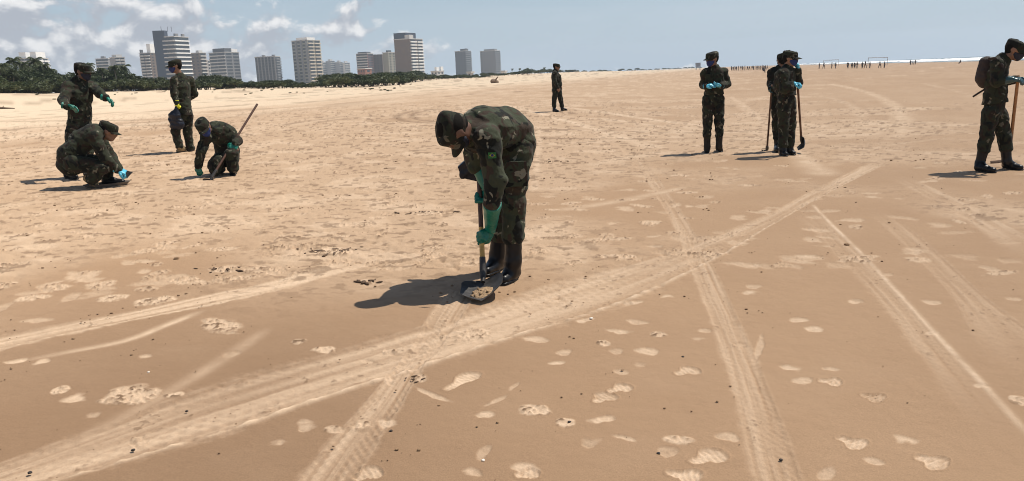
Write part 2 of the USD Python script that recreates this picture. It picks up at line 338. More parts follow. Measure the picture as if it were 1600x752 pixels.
# single marks near the camera
for m in '''696 610 746 581 .06 boot 1;646 604 706 629 .02 scuff .7;646 593 667 589 .05 rough .7;745 647 775 647 .035 scuff .9;756 635 791 618 .018 scuff .6;795 610 812 596 .015 scuff .5;
808 637 860 645 .06 rough .9;866 658 898 662 .05 rough .8;748 718 766 693 .025 scuff .5;551 749 596 732 .06 boot .8;804 744 842 736 .05 boot .95;725 738 745 738 .04 scuff .6;555 662 577 664 .05 rough .8;
592 664 617 656 .06 scuff .9;511 676 534 666 .05 rough .6;600 596 619 593 .05 rough .7;600 550 621 544 .05 rough .7;559 558 584 564 .025 scuff .8;490 544 523 549 .05 rough .8;708 527 770 515 .13 rough .8;
816 528 858 531 .05 scuff .8;856 568 885 566 .03 scuff .95;875 550 887 552 .05 scuff .6;933 537 953 535 .06 rough .8;943 515 991 519 .04 scuff .9;978 500 1009 505 .04 scuff .7;895 500 916 504 .04 scuff .8;
974 473 1005 471 .04 scuff .8;1034 463 1053 463 .04 scuff .8;856 468 877 467 .05 scuff .9;854 457 875 457 .05 scuff .7;995 544 1026 554 .05 scuff .9;956 549 974 548 .05 scuff .5;990 568 1011 570 .05 scuff .35;
962 583 982 579 .05 scuff .55;929 629 955 615 .06 boot .9;950 612 985 602 .055 boot .9;1055 585 1090 576 .065 boot .85;1014 523 1045 523 .06 rough .7;914 660 960 652 .035 scuff .9;960 679 999 691 .018 scuff .8;
910 687 937 691 .05 scuff .4;1034 685 1090 691 .04 rough .8;1024 701 1061 706 .05 scuff .5;1078 724 1130 706 .065 boot .9;1040 738 1100 748 .06 boot .95;1122 677 1155 687 .035 scuff .7;806 724 841 741 .045 scuff .9;
1090 515 1111 517 .04 scuff .7;1084 529 1098 530 .04 scuff .6;1161 457 1188 457 .05 scuff .9;1165 447 1190 448 .05 scuff .6;1180 564 1192 521 .02 scuff .6;1322 470 1345 471 .05 scuff .8;1237 498 1262 502 .05 scuff .9;
1258 511 1287 517 .05 scuff 1;1223 571 1258 579 .055 scuff 1;1240 589 1266 598 .05 scuff .9;1281 575 1316 578 .03 scuff .7;1279 594 1316 598 .06 boot 1;1345 616 1383 625 .06 boot .5;1310 683 1354 699 .06 boot 1;
1349 714 1383 726 .025 scuff .8;1395 681 1437 693 .04 scuff .8;1430 712 1480 728 .065 boot 1;1443 471 1470 473 .05 scuff .8;1446 519 1468 522 .06 scuff .9;1523 602 1542 603 .03 scuff .9;1581 627 1610 627 .06 rough .8;
1285 752 1302 724 .03 scuff .6;83 610 106 608 .05 rough .8;95 622 137 622 .055 scuff .9;172 633 239 604 .15 rough .7;253 618 290 616 .04 rough .8;216 560 239 554 .04 scuff .7;207 475 274 465 .12 rough .8;
8 567 46 561 .035 scuff .9;54 567 77 564 .05 scuff .8;315 500 373 519 .10 rough .7;349 556 378 549 .05 scuff .5;139 650 156 645 .04 scuff .5;203 689 232 685 .07 rough .5;27 502 85 498 .05 scuff .6;
150 470 200 462 .09 rough .7;20 470 80 462 .09 rough .7;1240 400 1282 400 .05 scuff .8;1170 414 1192 414 .05 scuff .8;1220 405 1240 403 .05 scuff .5;1376 430 1395 428 .04 scuff .5;1330 470 1346 468 .04 scuff .6;
1010 370 1035 368 .05 scuff .8;1012 385 1040 384 .05 scuff .7;960 402 1000 400 .09 rough .8;925 375 995 372 .07 rough .7;820 470 870 462 .05 scuff .6;862 410 900 414 .05 scuff .6;1150 535 1163 540 .03 scuff .5;
490 400 548 388 .19 rough .9;640 334 700 333 .20 rough .8;520 352 600 350 .15 rough .6;330 424 372 420 .12 rough .8;562 441 584 438 .07 rough .9;690 528 700 520 .05 rough .6;905 500 930 497 .03 scuff .8;
1040 390 1100 396 .15 rough .5;820 395 860 390 .12 rough .6;860 375 905 365 .15 rough .5;1150 375 1190 372 .08 scuff .4;1560 380 1600 378 .05 scuff .4;1565 465 1600 468 .04 scuff .5;1460 350 1490 352 .06 scuff .4;
455 538 480 530 .05 rough .6;420 640 436 632 .04 scuff .5;465 668 494 660 .06 scuff .7;425 694 446 690 .04 scuff .6'''.replace('\n', '').split(';'):
    a_ = m.split(); mark(*map(float, a_[:4]), w=float(a_[4]), kind=a_[5], strength=float(a_[6]))
# churned sand: hundreds of older prints up the beach and round the diggers
rng = np.random.default_rng(11)
cnt = 0
while cnt < 1500:
    r_ = 6 + 34 * rng.random() ** 1.5; az_ = math.radians(rng.uniform(-36, 36)); c = np.array([r_ * math.sin(az_), r_ * math.cos(az_)])
    s_, t_ = c @ LX, c @ AX
    if rng.random() > .15 + .85 / (1 + math.exp(-(s_ - 1.0) / 2.2)): continue
    cnt += 1; a_ = rng.uniform(0, np.pi); e = np.array([math.cos(a_), math.sin(a_)]) * rng.uniform(.09, .19)
    mark(0, 0, 0, 0, w=rng.uniform(.05, .11), kind=('scuff', 'rough')[int(rng.random() < .42)], strength=rng.uniform(.3, .7), world=(c - e, c + e))
dz *= 1 - ss(40, 60, dist)
dry = np.clip(dry, 0, 1); dark = np.clip(dark, 0, 1)
white = (.35 * ss(17, 25, gs + (streak - .5) * 12) + .5 * ss(24, 36, gs + (streak - .5) * 16 + (nzB - .5) * 3)) * (1 - .45 * ss(.52, .68, meshkit.fbm(np.stack([gs * .5, gt * .12, gs * 0], -1), 4, 61)))
dark = np.maximum(dark, .4 * ss(.58, .72, meshkit.fbm(np.stack([gs * .8, gt * .16, gs * 0], -1), 3, 63)) * ss(14, 22, gs))
wet = ss(-96, -104, gs + (streak - .5) * 6)
moist = np.clip(ss(8.0, 2.4, np.hypot(gx + 1.2, gy)) * ss(1.6, -1.4, gx) * .9 + .25 * (meshkit.fbm(gq * .6, 3, 81) - .45), 0, 1)
nr, na = GX.shape
idx = np.arange(NV).reshape(nr, na); nxt = np.roll(idx, -1, axis=1)
q4 = np.stack([idx[:-1], idx[1:], nxt[1:], nxt[:-1]], -1).reshape(-1, 4)
faces = np.vstack([q4[:, [0, 2, 1]], q4[:, [0, 3, 2]]])
gverts = np.stack([gx, gy, gz + dz], -1)
sand_mat = mat('sand_look', {
    'g': ('geometry', {}), 'a': ('attribute', {'attribute': 'marks'}), 's': ('separate_xyz', {}), 'a2': ('attribute', {'attribute': 'tone'}), 's2': ('separate_xyz', {}),
    'n1': ('noise_texture', {'scale': 1.1, 'detail': 5.0, 'roughness': .6}), 'n2': ('noise_texture', {'scale': 170.0, 'detail': 3.0, 'roughness': .7}), 'n3': ('noise_texture', {'scale': 22.0, 'detail': 5.0, 'roughness': .65}),
    'damp': ('mix_color', {'a': (.335, .211, .121), 'b': (.40, .263, .156)}),
    'dryc': ('mix_color', {'a': (.55, .405, .275), 'b': (.67, .51, .36)}),
    'm0': ('mix_color', {'b': (.222, .138, .080)}), 'm1': ('mix_color', {}), 'm2': ('mix_color', {'b': (.62, .50, .355)}), 'm3': ('mix_color', {'b': (.13, .075, .04)}), 'm4': ('mix_color', {'b': (.20, .145, .095)}),
    'gr': ('map_range', {'from_min': .3, 'from_max': .7, 'to_min': .86, 'to_max': 1.14}), 'mul': ('vector_math', {'math_type': 'scale'}),
    'h': ('math', {'math_type': 'multiply_add', 'value2': .35}),
    'b': ('bump', {'strength': .35, 'distance': .010}),
    'rg': ('map_range', {'from_min': 0, 'from_max': 1, 'to_min': .86, 'to_max': .95}),
    'p': ('principled_bsdf', {'specular_ior_level': .18, 'diffuse_roughness': .6})},
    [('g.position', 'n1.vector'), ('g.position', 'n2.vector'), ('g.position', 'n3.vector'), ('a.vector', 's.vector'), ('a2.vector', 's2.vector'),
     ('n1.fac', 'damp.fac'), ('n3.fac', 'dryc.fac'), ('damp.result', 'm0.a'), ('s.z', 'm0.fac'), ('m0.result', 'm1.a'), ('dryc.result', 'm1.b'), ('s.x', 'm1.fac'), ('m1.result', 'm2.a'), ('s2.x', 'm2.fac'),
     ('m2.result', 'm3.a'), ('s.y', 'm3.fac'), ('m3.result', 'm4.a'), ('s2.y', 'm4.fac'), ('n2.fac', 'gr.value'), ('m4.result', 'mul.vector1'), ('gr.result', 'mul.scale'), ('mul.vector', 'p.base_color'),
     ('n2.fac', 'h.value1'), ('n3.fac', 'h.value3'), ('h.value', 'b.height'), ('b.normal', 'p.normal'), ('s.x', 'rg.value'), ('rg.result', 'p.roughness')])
beach = obj('beach_sand', (gverts, faces), sand_mat, smooth=True)
tag(stage.GetPrimAtPath(beach.GetPath()), 'broad sand beach crossed by tyre tracks and footprints', None, None, 'structure')
pv = UsdGeom.PrimvarsAPI(beach)
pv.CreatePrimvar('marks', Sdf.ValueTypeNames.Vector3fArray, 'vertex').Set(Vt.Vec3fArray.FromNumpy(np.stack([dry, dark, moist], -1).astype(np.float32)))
pv.CreatePrimvar('tone', Sdf.ValueTypeNames.Vector3fArray, 'vertex').Set(Vt.Vec3fArray.FromNumpy(np.stack([white, wet, dry * 0], -1).astype(np.float32)))
# ---------------------------------------------------------------- sea
sv = np.concatenate([np.arange(-100, -330, -.8), np.geomspace(330, 2500, 60) * -1]); tv = np.concatenate([np.arange(-60, 900, 3.0), np.arange(900, 2560, 9.0)])
TT, SS = np.meshgrid(tv, sv); sq = np.stack([SS, TT * .22, SS * 0], -1)
wz = SEA_Z + (meshkit.fbm(np.stack([SS * .22, TT * .05, SS * 0], -1), 3, 41) - .5) * .5 * ss(-104, -130, SS)
foam = np.zeros_like(SS)
for c, hgt, wd in ((-135, .35, 3.0), (-160, .8, 4.0), (-188, 1.0, 5.0), (-235, .7, 6.0)):
    cc = c + (meshkit.fbm(np.stack([TT * .012, TT * 0 + c, TT * 0], -1), 3, 43) - .5) * 26
    amp = ss(.34, .56, meshkit.fbm(np.stack([TT * .017, TT * 0 + c * 3.1, TT * 0], -1), 3, 47))
    e = (SS - cc) / wd; w = np.exp(-np.where(e > 0, e * 1.7, e) ** 2) * amp
    wz += w * hgt; foam = np.maximum(foam, ss(.15, .5, np.exp(-((e - .55) / .95) ** 2) * amp * (.5 + .9 * meshkit.fbm(sq * .5, 3, 49))))
edge_ = -108 + (meshkit.fbm(np.stack([TT * .03, TT * 0, TT * 0], -1), 3, 51) - .5) * 12
foam = np.maximum(foam, ss(4.2, .8, np.abs(SS - edge_ + 1)) * .9)
foam = np.maximum(foam, .25 * ss(.5, .62, meshkit.fbm(sq * V(.35, .6, 1), 4, 53)) * ss(-190, -120, SS))
nS, nT = SS.shape; ix = np.arange(SS.size).reshape(nS, nT)
sf = np.stack([ix[:-1, :-1], ix[1:, :-1], ix[1:, 1:], ix[:-1, 1:]], -1).reshape(-1, 4); sf = np.vstack([sf[:, [0, 1, 2]], sf[:, [0, 2, 3]]])
sx, sy = SS * LX[0] + TT * AX[0], SS * LX[1] + TT * AX[1]; keep = np.hypot(sx, sy).ravel() < 2590
sf = sf[keep[sf].all(1)]; used_, sf = np.unique(sf, return_inverse=True); sf = sf.reshape(-1, 3)
sea_mat = mat('sea_look', {'a': ('attribute', {'attribute': 'foam'}), 's': ('separate_xyz', {}), 'g': ('geometry', {}), 'n': ('noise_texture', {'scale': 1.3, 'detail': 4.0}),
    'b': ('bump', {'strength': .6, 'distance': .25}), 'w': ('principled_bsdf', {'base_color': (.055, .085, .085), 'roughness': .18, 'specular_ior_level': .5}),
    'f': ('principled_bsdf', {'base_color': (.86, .86, .84), 'roughness': .8}), 'm': ('mix_closure', {})},
    [('g.position', 'n.vector'), ('n.fac', 'b.height'), ('b.normal', 'w.normal'), ('a.vector', 's.vector'), ('s.x', 'm.fac'), ('w.BSDF', 'm.closure1'), ('f.BSDF', 'm.closure2')], surface='m.closure')
sea = obj('sea', (np.stack([sx, sy, wz], -1).reshape(-1, 3)[used_], sf[:, ::-1]), sea_mat, smooth=True)
tag(sea, 'grey sea with lines of white breakers', kind='structure')
UsdGeom.PrimvarsAPI(sea).CreatePrimvar('foam', Sdf.ValueTypeNames.Vector3fArray, 'vertex').Set(Vt.Vec3fArray.FromNumpy(np.stack([foam.ravel()[used_]] * 3, -1).astype(np.float32)))

# ---------------------------------------------------------------- haze
HAZE = 0.00023
haze_mat = usdkit.material(stage, '/World/Looks/haze_look', {'v': ('principled_volume', {'color': (.78, .90, 1.0), 'density': HAZE, 'anisotropy': .1})}, [], volume='v.volume')
tag(obj('haze', box(-2700, 2700, -2700, 2700, -16, 85), haze_mat), 'pale sea haze over the whole beach', kind='stuff')

# ---------------------------------------------------------------- towers behind the dunes
def bearing(px):
    d = ray(px, 119 - (px - 800) * .0437); return math.atan2(d[0], d[1])
GLASS = mat('dark_window_glass', {'p': ('principled_bsdf', {'base_color': (.035, .042, .05), 'roughness': .15})})
_pm = {}
def paint(c):
    if c not in _pm:
        _pm[c] = plain('facade_paint' + ('_%03d' % len(_pm) if _pm else ''), c, rough=.75, spec=.25, vary=.07, scale=.25)
    return _pm[c]
WHITE, OFFW, GREY, DGREY, BROWN, MAROON, NAVY, OCHRE, SAGE, CREAM = (.72, .72, .70), (.47, .46, .44), (.20, .20, .205), (.085, .09, .10), (.145, .112, .092), (.12, .055, .05), (.04, .052, .078), (.27, .20, .11), (.27, .26, .21), (.52, .46, .38)
def tower(label, xl, xc, xr, ytop, D, alpha, floors, wall, left, right, top=(), group=None, name='apartment_tower', base=1.5):
    """A block seen on its corner xc; left and right: facade styles (kind, colour, bays)."""
    az = bearing(xc); al = math.radians(alpha); ca, sa = math.cos(az), math.sin(az)
    rot = lambda x, y: V(x * ca + y * sa, -x * sa + y * ca, 0)
    C = V(D * math.sin(az), D * math.cos(az), base)
    dl, nl = rot(-math.cos(al), math.sin(al)), rot(-math.sin(al), -math.cos(al))
    dr, nr = rot(math.sin(al), math.cos(al)), rot(math.cos(al), -math.sin(al))
    def reach(d, px):
        a = bearing(px); n = V(math.cos(a), -math.sin(a), 0); return max(-(C @ n - 0) / (d @ n), 1.5)
    Ll, Lr = reach(dl, xl), reach(dr, xr)
    if Ll > 60: Ll = 60
    if Lr > 60: Lr = 60
    d = ray(xc, ytop); H = EYE + d[2] * D / math.hypot(d[0], d[1]) - base
    t = thing(name, label, 'apartment block' if H > 12 else 'house', group, C)
    def bx(o, du, u0, u1, n, d0, d1, z0, z1):
        p = [o + du * u + n * q + V(0, 0, z) for u in (u0, u1) for q in (d0, d1) for z in (z0, z1)]
        m = trimesh.Trimesh(np.array(p), [[0, 1, 3], [0, 3, 2], [4, 6, 7], [4, 7, 5], [0, 4, 5], [0, 5, 1], [2, 3, 7], [2, 7, 6], [0, 2, 6], [0, 6, 4], [1, 5, 7], [1, 7, 3]], process=False)
        m.fix_normals() if m.volume < 0 else None
        return m
    O = V(0, 0, 0)
    obj('wall', bx(O, dl, 0, Ll, dr, 0, Lr, 0, H), paint(wall), t)
    fh = H / floors
    for dirv, nrm, L, (kind, col, bays) in ((dl, nl, Ll, left), (dr, nr, Lr, right)):
        if kind == 'blank': continue
        bw = L / bays
        for b in range(bays):
            u0, u1 = b * bw, (b + 1) * bw
            if kind == 'piers':
                obj('pilaster', bx(O, dirv, u0 + bw * .02, u0 + bw * .32, nrm, 0, .7, 0, H + .6), paint(col), t)
            for k in range(floors):
                z = k * fh
                if kind == 'balcony':
                    obj('balcony', bx(O, dirv, u0 + bw * .06, u1 - bw * .08, nrm, 0, 1.5, z - .12, z + 1.05), paint(col), t)
                    obj('window', bx(O, dirv, u0 + bw * .12, u1 - bw * .14, nrm, 0, .06, z + 1.05, z + fh * .93), GLASS, t)
                elif kind == 'band':
                    obj('balcony', bx(O, dirv, u0, u1, nrm, 0, .9, z - .15, z + .95), paint(col), t)
                    obj('window', bx(O, dirv, u0 + bw * .03, u1 - bw * .03, nrm, 0, .06, z + .95, z + fh * .9), GLASS, t)
                elif kind == 'frame':
                    obj('window', bx(O, dirv, u0 + bw * .14, u1 - bw * .06, nrm, 0, .06, z + fh * .22, z + fh * .86), GLASS, t)
                elif kind == 'small':
                    obj('window', bx(O, dirv, u0 + bw * .3, u1 - bw * .3, nrm, 0, .05, z + fh * .32, z + fh * .8), GLASS, t)
                elif kind == 'piers':
                    obj('window', bx(O, dirv, u0 + bw * .42, u1 - bw * .08, nrm, 0, .06, z + fh * .25, z + fh * .85), GLASS, t)
    obj('roof', bx(O, dl, -.4, Ll + .4, dr, -.4, Lr + .4, H, H + .7), paint(OFFW if wall != NAVY else NAVY), t)
    for a0, a1, b0, b1, h, c in top:            # rooftop blocks, fractions of the plan
        obj('roof_block', bx(O, dl, Ll * a0, Ll * a1, dr, Lr * b0, Lr * b1, H + .7, H + .7 + h), paint(c), t)
    return t, H
BAL, BAND, FRAME, SMALL, PIER, BLANK = 'balcony', 'band', 'frame', 'small', 'piers', 'blank'
tower('dark high-rise cut off by the left edge of the picture', -30, -6, 6, 78, 800, 40, 14, DGREY, (BAND, GREY, 2), (BAND, GREY, 1))
tower('white apartment block with rooftop boxes half hidden by palms', 38, 66, 84, 91, 760, 25, 12, OFFW, (BAND, OFFW, 3), (BAL, WHITE, 2), ((.05, .38, .1, .9, 4.5, WHITE), (.62, .99, .1, .8, 4.5, WHITE)))
tower('grey block with a rounded top, left of its twin, behind dark trees', 157, 176, 180, 92, 900, 15, 12, GREY, (BAND, OFFW, 2), (BLANK, GREY, 1), ((.3, .6, .2, .8, 2.0, GREY),))
tower('grey block with white balcony fronts, right of its twin, behind dark trees', 179, 187, 202, 90, 880, 60, 12, GREY, (BLANK, GREY, 1), (BAL, OFFW, 2), ((.1, .9, .2, .8, 2.2, OFFW),))
tower('brown tower with a white rooftop box left of the tallest tower', 226, 242, 256, 83, 860, 35, 13, BROWN, (BAL, OFFW, 2), (SMALL, BROWN, 2), ((.0, .35, .1, .7, 8.0, WHITE), (.9, 1, .05, .3, 3, DGREY)))
t_, H_ = tower('tallest tower with curved white balconies and a dark blue slab', 262, 282, 304, 57.5, 780, 35, 13, DGREY, (BAND, OFFW, 2), (BAND, WHITE, 2), ((.2, .35, .3, .5, 2.5, GREY), (0, .12, .6, .75, 2.2, GREY)))
def add_block(t, xl, xc, xr, ytop, D, alpha, mat_, nm, base=1.5):
    """one more wing of the same building, in its frame"""
    az = bearing(xc); al = math.radians(alpha); ca, sa = math.cos(az), math.sin(az); rot = lambda x, y: V(x * ca + y * sa, -x * sa + y * ca, 0)
    C = V(D * math.sin(az), D * math.cos(az), base); dl = rot(-math.cos(al), math.sin(al)); dr = rot(math.sin(al), math.cos(al))
    L = []
    for d_, px in ((dl, xl), (dr, xr)):
        a = bearing(px); n = V(math.cos(a), -math.sin(a), 0); L.append(min(max(-(C @ n) / (d_ @ n), 1.5), 40))
    d = ray(xc, ytop); H = EYE + d[2] * D / math.hypot(d[0], d[1]) - base
    o = np.array(UsdGeom.Xformable(t).GetLocalTransformation().ExtractTranslation())
    p = [C + dl * u + dr * w + V(0, 0, z) - o for u in (0, L[0]) for w in (0, L[1]) for z in (0, H)]
    m = trimesh.Trimesh(np.array(p), [[0, 1, 3], [0, 3, 2], [4, 6, 7], [4, 7, 5], [0, 4, 5], [0, 5, 1], [2, 3, 7], [2, 7, 6], [0, 2, 6], [0, 6, 4], [1, 5, 7], [1, 7, 3]], process=False)
    if m.volume < 0: m.invert()
    return obj(nm, m, paint(mat_), t)
tag(add_block(t_, 250, 268, 273, 47.5, 785, 20, NAVY, 'service_core'), 'dark blue slab rising above the roof')
for q in (252, 262, 268):
    a_ = bearing(q); o_ = np.array(UsdGeom.Xformable(t_).GetLocalTransformation().ExtractTranslation()); d_ = ray(q, 48); k_ = 790 / math.hypot(d_[0], d_[1])
    P_ = CAM + d_ * k_ - o_; obj('antenna', rod(P_ - V(0, 0, 1), P_ + V(0, 0, 3.4), .18, sides=6), paint(DGREY), t_)
tower('brown and beige block with white balconies right of the tallest tower', 304, 318, 328, 83, 900, 40, 11, BROWN, (SMALL, GREY, 2), (BAL, OFFW, 1), ((.2, .5, .2, .8, 2.2, OFFW),))
tower('white framed block with a dark glass shaft and boxy roof', 333, 357, 379, 82, 940, 45, 11, GREY, (BAND, OFFW, 2), (FRAME, WHITE, 2), ((.05, .8, .05, .55, 4.0, DGREY), (0, .25, .5, .9, 3.0, WHITE)))
tower('slim white block squeezed between two towers', 327, 330, 333, 95, 1050, 45, 9, OFFW, (BLANK, GREY, 1), (BAL, WHITE, 1))
tower('dark grey block with vertical ribs standing alone', 403, 434, 442, 88.5, 900, 22, 11, DGREY, (PIER, GREY, 6), (BAL, GREY, 1), ((.1, .2, .2, .5, 1.5, GREY), (.6, .7, .2, .5, 1.5, GREY)))
tower('cream tower with sunlit balconies and two grey side strips', 462, 486, 506, 63, 900, 40, 13, SAGE, (PIER, GREY, 3), (BAL, CREAM, 2), ((0, .7, 0, .6, 2.5, WHITE),))
for a_, b_, c_, y_, col_, wh_ in ((505, 507, 512, 98, GREY, 'leftmost of the far pale cluster'), (512, 519, 526, 95.5, GREY, 'with a white stepped roof in the far pale cluster'), (526, 533, 538, 97.5, GREY, 'in the middle of the far pale cluster'), (538, 541, 549, 98.5, OFFW, 'whitest and rightmost of the far pale cluster')):
    tower('small hazy tower ' + wh_, a_, b_, c_, y_, 1700, 42, 12, col_, (BLANK, GREY, 1), (BAND, OFFW, 1), ((.1, .6, .1, .6, 3, OFFW),))
tower('maroon tower with white floor bands and white edge stripes', 560, 577, 586, 84, 960, 25, 11, MAROON, (BAND, OFFW, 1), (FRAME, MAROON, 1), ((.1, .9, .1, .8, 1.6, DGREY),))
tower('plain taupe block left half of the joined beige pair', 586, 600, 602, 85.5, 980, 15, 11, BROWN, (SMALL, GREY, 3), (BLANK, BROWN, 1))
tower('greenish and ochre block, right half of the joined beige pair', 601, 609.5, 621, 82.5, 960, 45, 11, SAGE, (BLANK, SAGE, 1), (SMALL, OCHRE, 2), ((.1, .5, .1, .5, 2.2, DGREY),))
tower('big brown slab tower with white balconies and a navy top', 620, 644, 664, 61, 780, 32, 13, BROWN, (BLANK, BROWN, 1), (BAL, WHITE, 2), ((.25, 1, 0, .8, 5.5, NAVY), (0, .3, 0, .3, 3.2, OFFW)))
tower('dark grey tower under scaffolding left of its pale neighbour', 713, 729, 738, 80, 1150, 25, 14, DGREY, (SMALL, GREY, 4), (BAND, GREY, 1), ((.1, .6, .2, .7, 2.6, DGREY), (0, .1, .1, .4, 3.0, DGREY)))
tower('pale grey tower with open floor slabs on its right side', 752, 775, 783, 79.5, 1150, 25, 14, GREY, (SMALL, GREY, 5), (BAND, GREY, 1), ((.1, .8, .2, .7, 2.2, GREY),))
HS = 'beach_house'
tower('low white wall-like house among the shrubs left of the ribbed block', 399, 412, 415, 133, 190, 15, 1, WHITE, (SMALL, WHITE, 3), (BLANK, WHITE, 1), name=HS, base=.6)
tower('low white house with a red base below the cream tower', 502, 510, 515, 121.5, 400, 30, 2, OFFW, (SMALL, WHITE, 2), (SMALL, WHITE, 1), name=HS)
tower('low brick-red house below the maroon tower', 560, 572, 582, 108, 600, 30, 3, (.24, .12, .09), (SMALL, OFFW, 3), (SMALL, OFFW, 1), name=HS)
tower('low grey house with two white water tanks', 674, 684, 694, 112, 700, 35, 2, OFFW, (SMALL, OFFW, 2), (SMALL, OFFW, 2), ((.2, .5, .1, .5, 3.0, WHITE), (-.0, .25, .6, .95, 3.4, WHITE)), name=HS)
tower('small white kiosk on the dune beyond the last tower', 783, 789, 792, 112.5, 420, 20, 1, WHITE, (SMALL, OFFW, 2), (BLANK, WHITE, 1), name=HS)
tower('tiny grey hut half sunk in the bushes below the two grey towers', 731, 736, 740, 114.5, 330, 30, 1, OFFW, (SMALL, OFFW, 1), (BLANK, WHITE, 1), name=HS)
for k, (a_, b_, y_) in enumerate(((1027, 1032, 107.8), (1044, 1049, 107.4), (1054, 1078, 107.2), (1080, 1097, 106.3))):
    tower('far white shed on the shoreline, ' + ('leftmost and smallest', 'second from the left', 'longest of the row', 'nearest to the lifeguard hut')[k], a_, b_ - 1, b_, y_, 1500, 20, 1, WHITE, (BLANK, WHITE, 1), (BLANK, WHITE, 1), name='far_shed', base=0)

# ---------------------------------------------------------------- plants
def leaf_mat(name, c0, c1, c2, trans=.3):
    return mat(name, {'oi': ('object_info', {}), 'g': ('geometry', {}), 'r': ('rgb_ramp', {'ramp': [(0.0, c0), (.5, c1), (1.0, c2)]}), 'h': ('math', {'math_type': 'multiply', 'value2': .55}), 'ad': ('math', {'math_type': 'multiply_add', 'value2': .45}),
        'd': ('principled_bsdf', {'roughness': .55, 'specular_ior_level': .3}), 't': ('translucent_bsdf', {}), 'm': ('mix_closure', {'fac': trans})},
        [('oi.random', 'h.value1'), ('g.random_per_island', 'ad.value1'), ('h.value', 'ad.value3'), ('ad.value', 'r.fac'), ('r.color', 'd.base_color'), ('r.color', 't.color'), ('d.BSDF', 'm.closure1'), ('t.BSDF', 'm.closure2')], surface='m.closure')
LEAF_DARK = leaf_mat('dark_leaf', (.028, .043, .016), (.058, .074, .028), (.115, .125, .052))
LEAF_SCRUB = leaf_mat('scrub_leaf', (.052, .064, .026), (.088, .102, .042), (.14, .145, .07))
LEAF_PALM = leaf_mat('palm_leaf', (.035, .05, .018), (.06, .075, .03), (.12, .12, .05))
BARK = plain('bark', (.13, .10, .075), rough=.9, bump=.02, bscale=8)
PALM_BARK = plain('palm_bark', (.24, .20, .16), rough=.9, bump=.02, bscale=8)
def leaves(n, seed, flat=1.0, size=.12, gap=.5):
    """leaf-sized faces spread through an uneven crown of radius 1 centred on (0,0,flat)"""
    r = np.random.default_rng(seed); P = []
    lobes = r.normal(size=(9, 3)); lobes /= np.linalg.norm(lobes, axis=1)[:, None]; lobes[:, 2] = np.abs(lobes[:, 2]) * .9 - .15
    lobes = lobes * r.uniform(.35, .72, (9, 1)); rad = r.uniform(.28, .50, 9)
    while len(P) < n:
        k = r.integers(9); d = unit(r.normal(size=3)); p = lobes[k] + d * rad[k] * r.uniform(.55, 1.08)
        if meshkit.noise(p[None] * 3.2 + seed)[0] < .36 and r.random() < gap: continue
        P.append(p)
    P = np.array(P); P[:, 2] *= flat; P[:, 2] += flat * .85
    P[:, 2] = np.maximum(P[:, 2], .02 + .1 * r.random(n))
    a = r.normal(size=(n, 3)); a /= np.linalg.norm(a, axis=1)[:, None]; b = np.cross(a, r.normal(size=(n, 3))); b /= np.linalg.norm(b, axis=1)[:, None]
    s = size * r.uniform(.6, 1.3, n)[:, None]
    v = np.stack([P - a * s, P + b * s * .45, P + a * s, P - b * s * .45], 1).reshape(-1, 3)
    i = np.arange(n)[:, None] * 4; f = np.vstack([i + [0, 1, 2], i + [0, 2, 3]])
    return v, f
class Kind:
    """one plant is built with its parts; the others refer to it"""
    def __init__(self, name, build, category): self.name, self.build, self.category, self.first = name, build, category, None
    def put(self, at, rz, scale, label, group):
        p = UsdGeom.Xform.Define(stage, numbered('/World', self.name))
        p.AddTranslateOp().Set(Gf.Vec3d(*map(float, at))); p.AddRotateZOp().Set(float(rz)); p.AddScaleOp().Set(Gf.Vec3f(*map(float, scale)))
        tag(p, label, self.category, group)
        if self.first is None:
            self.first = p.GetPrim(); self.build(p.GetPrim())
        else:
            p.GetPrim().GetReferences().AddInternalReference(self.first.GetPath()); p.GetPrim().SetInstanceable(True)
        return p.GetPrim()
def b_tree(seed):
    def f(t):
        r = random.Random(seed)
        obj('trunk', cat([tube([(0, 0, -.1), (.03, .02, .4), (.0, .05, .9)], [.07, .055, .04], 7)] + [tube([(0, 0.03, .5), (math.cos(a) * .3, math.sin(a) * .3, .95), (math.cos(a) * .5, math.sin(a) * .5, 1.25)], [.035, .022, .01], 5) for a in (r.uniform(0, 2) + k * 1.6 for k in range(4))]), BARK, t)
        v, fc = leaves(1500, seed, .95, .10); v[:, 2] += .12; obj('crown', (v, fc), LEAF_DARK, t)
    return f
def b_shrub(seed):
    def f(t):
        obj('stem', cat([tube([(0, 0, -.1), (math.cos(a) * .25, math.sin(a) * .25, .5)], [.03, .012], 5) for a in (0, 1.3, 2.5, 3.9, 5.1)]), BARK, t)
        v, fc = leaves(900, seed, .62, .11); obj('crown', (v, fc), LEAF_SCRUB if seed % 2 else LEAF_DARK, t)
    return f
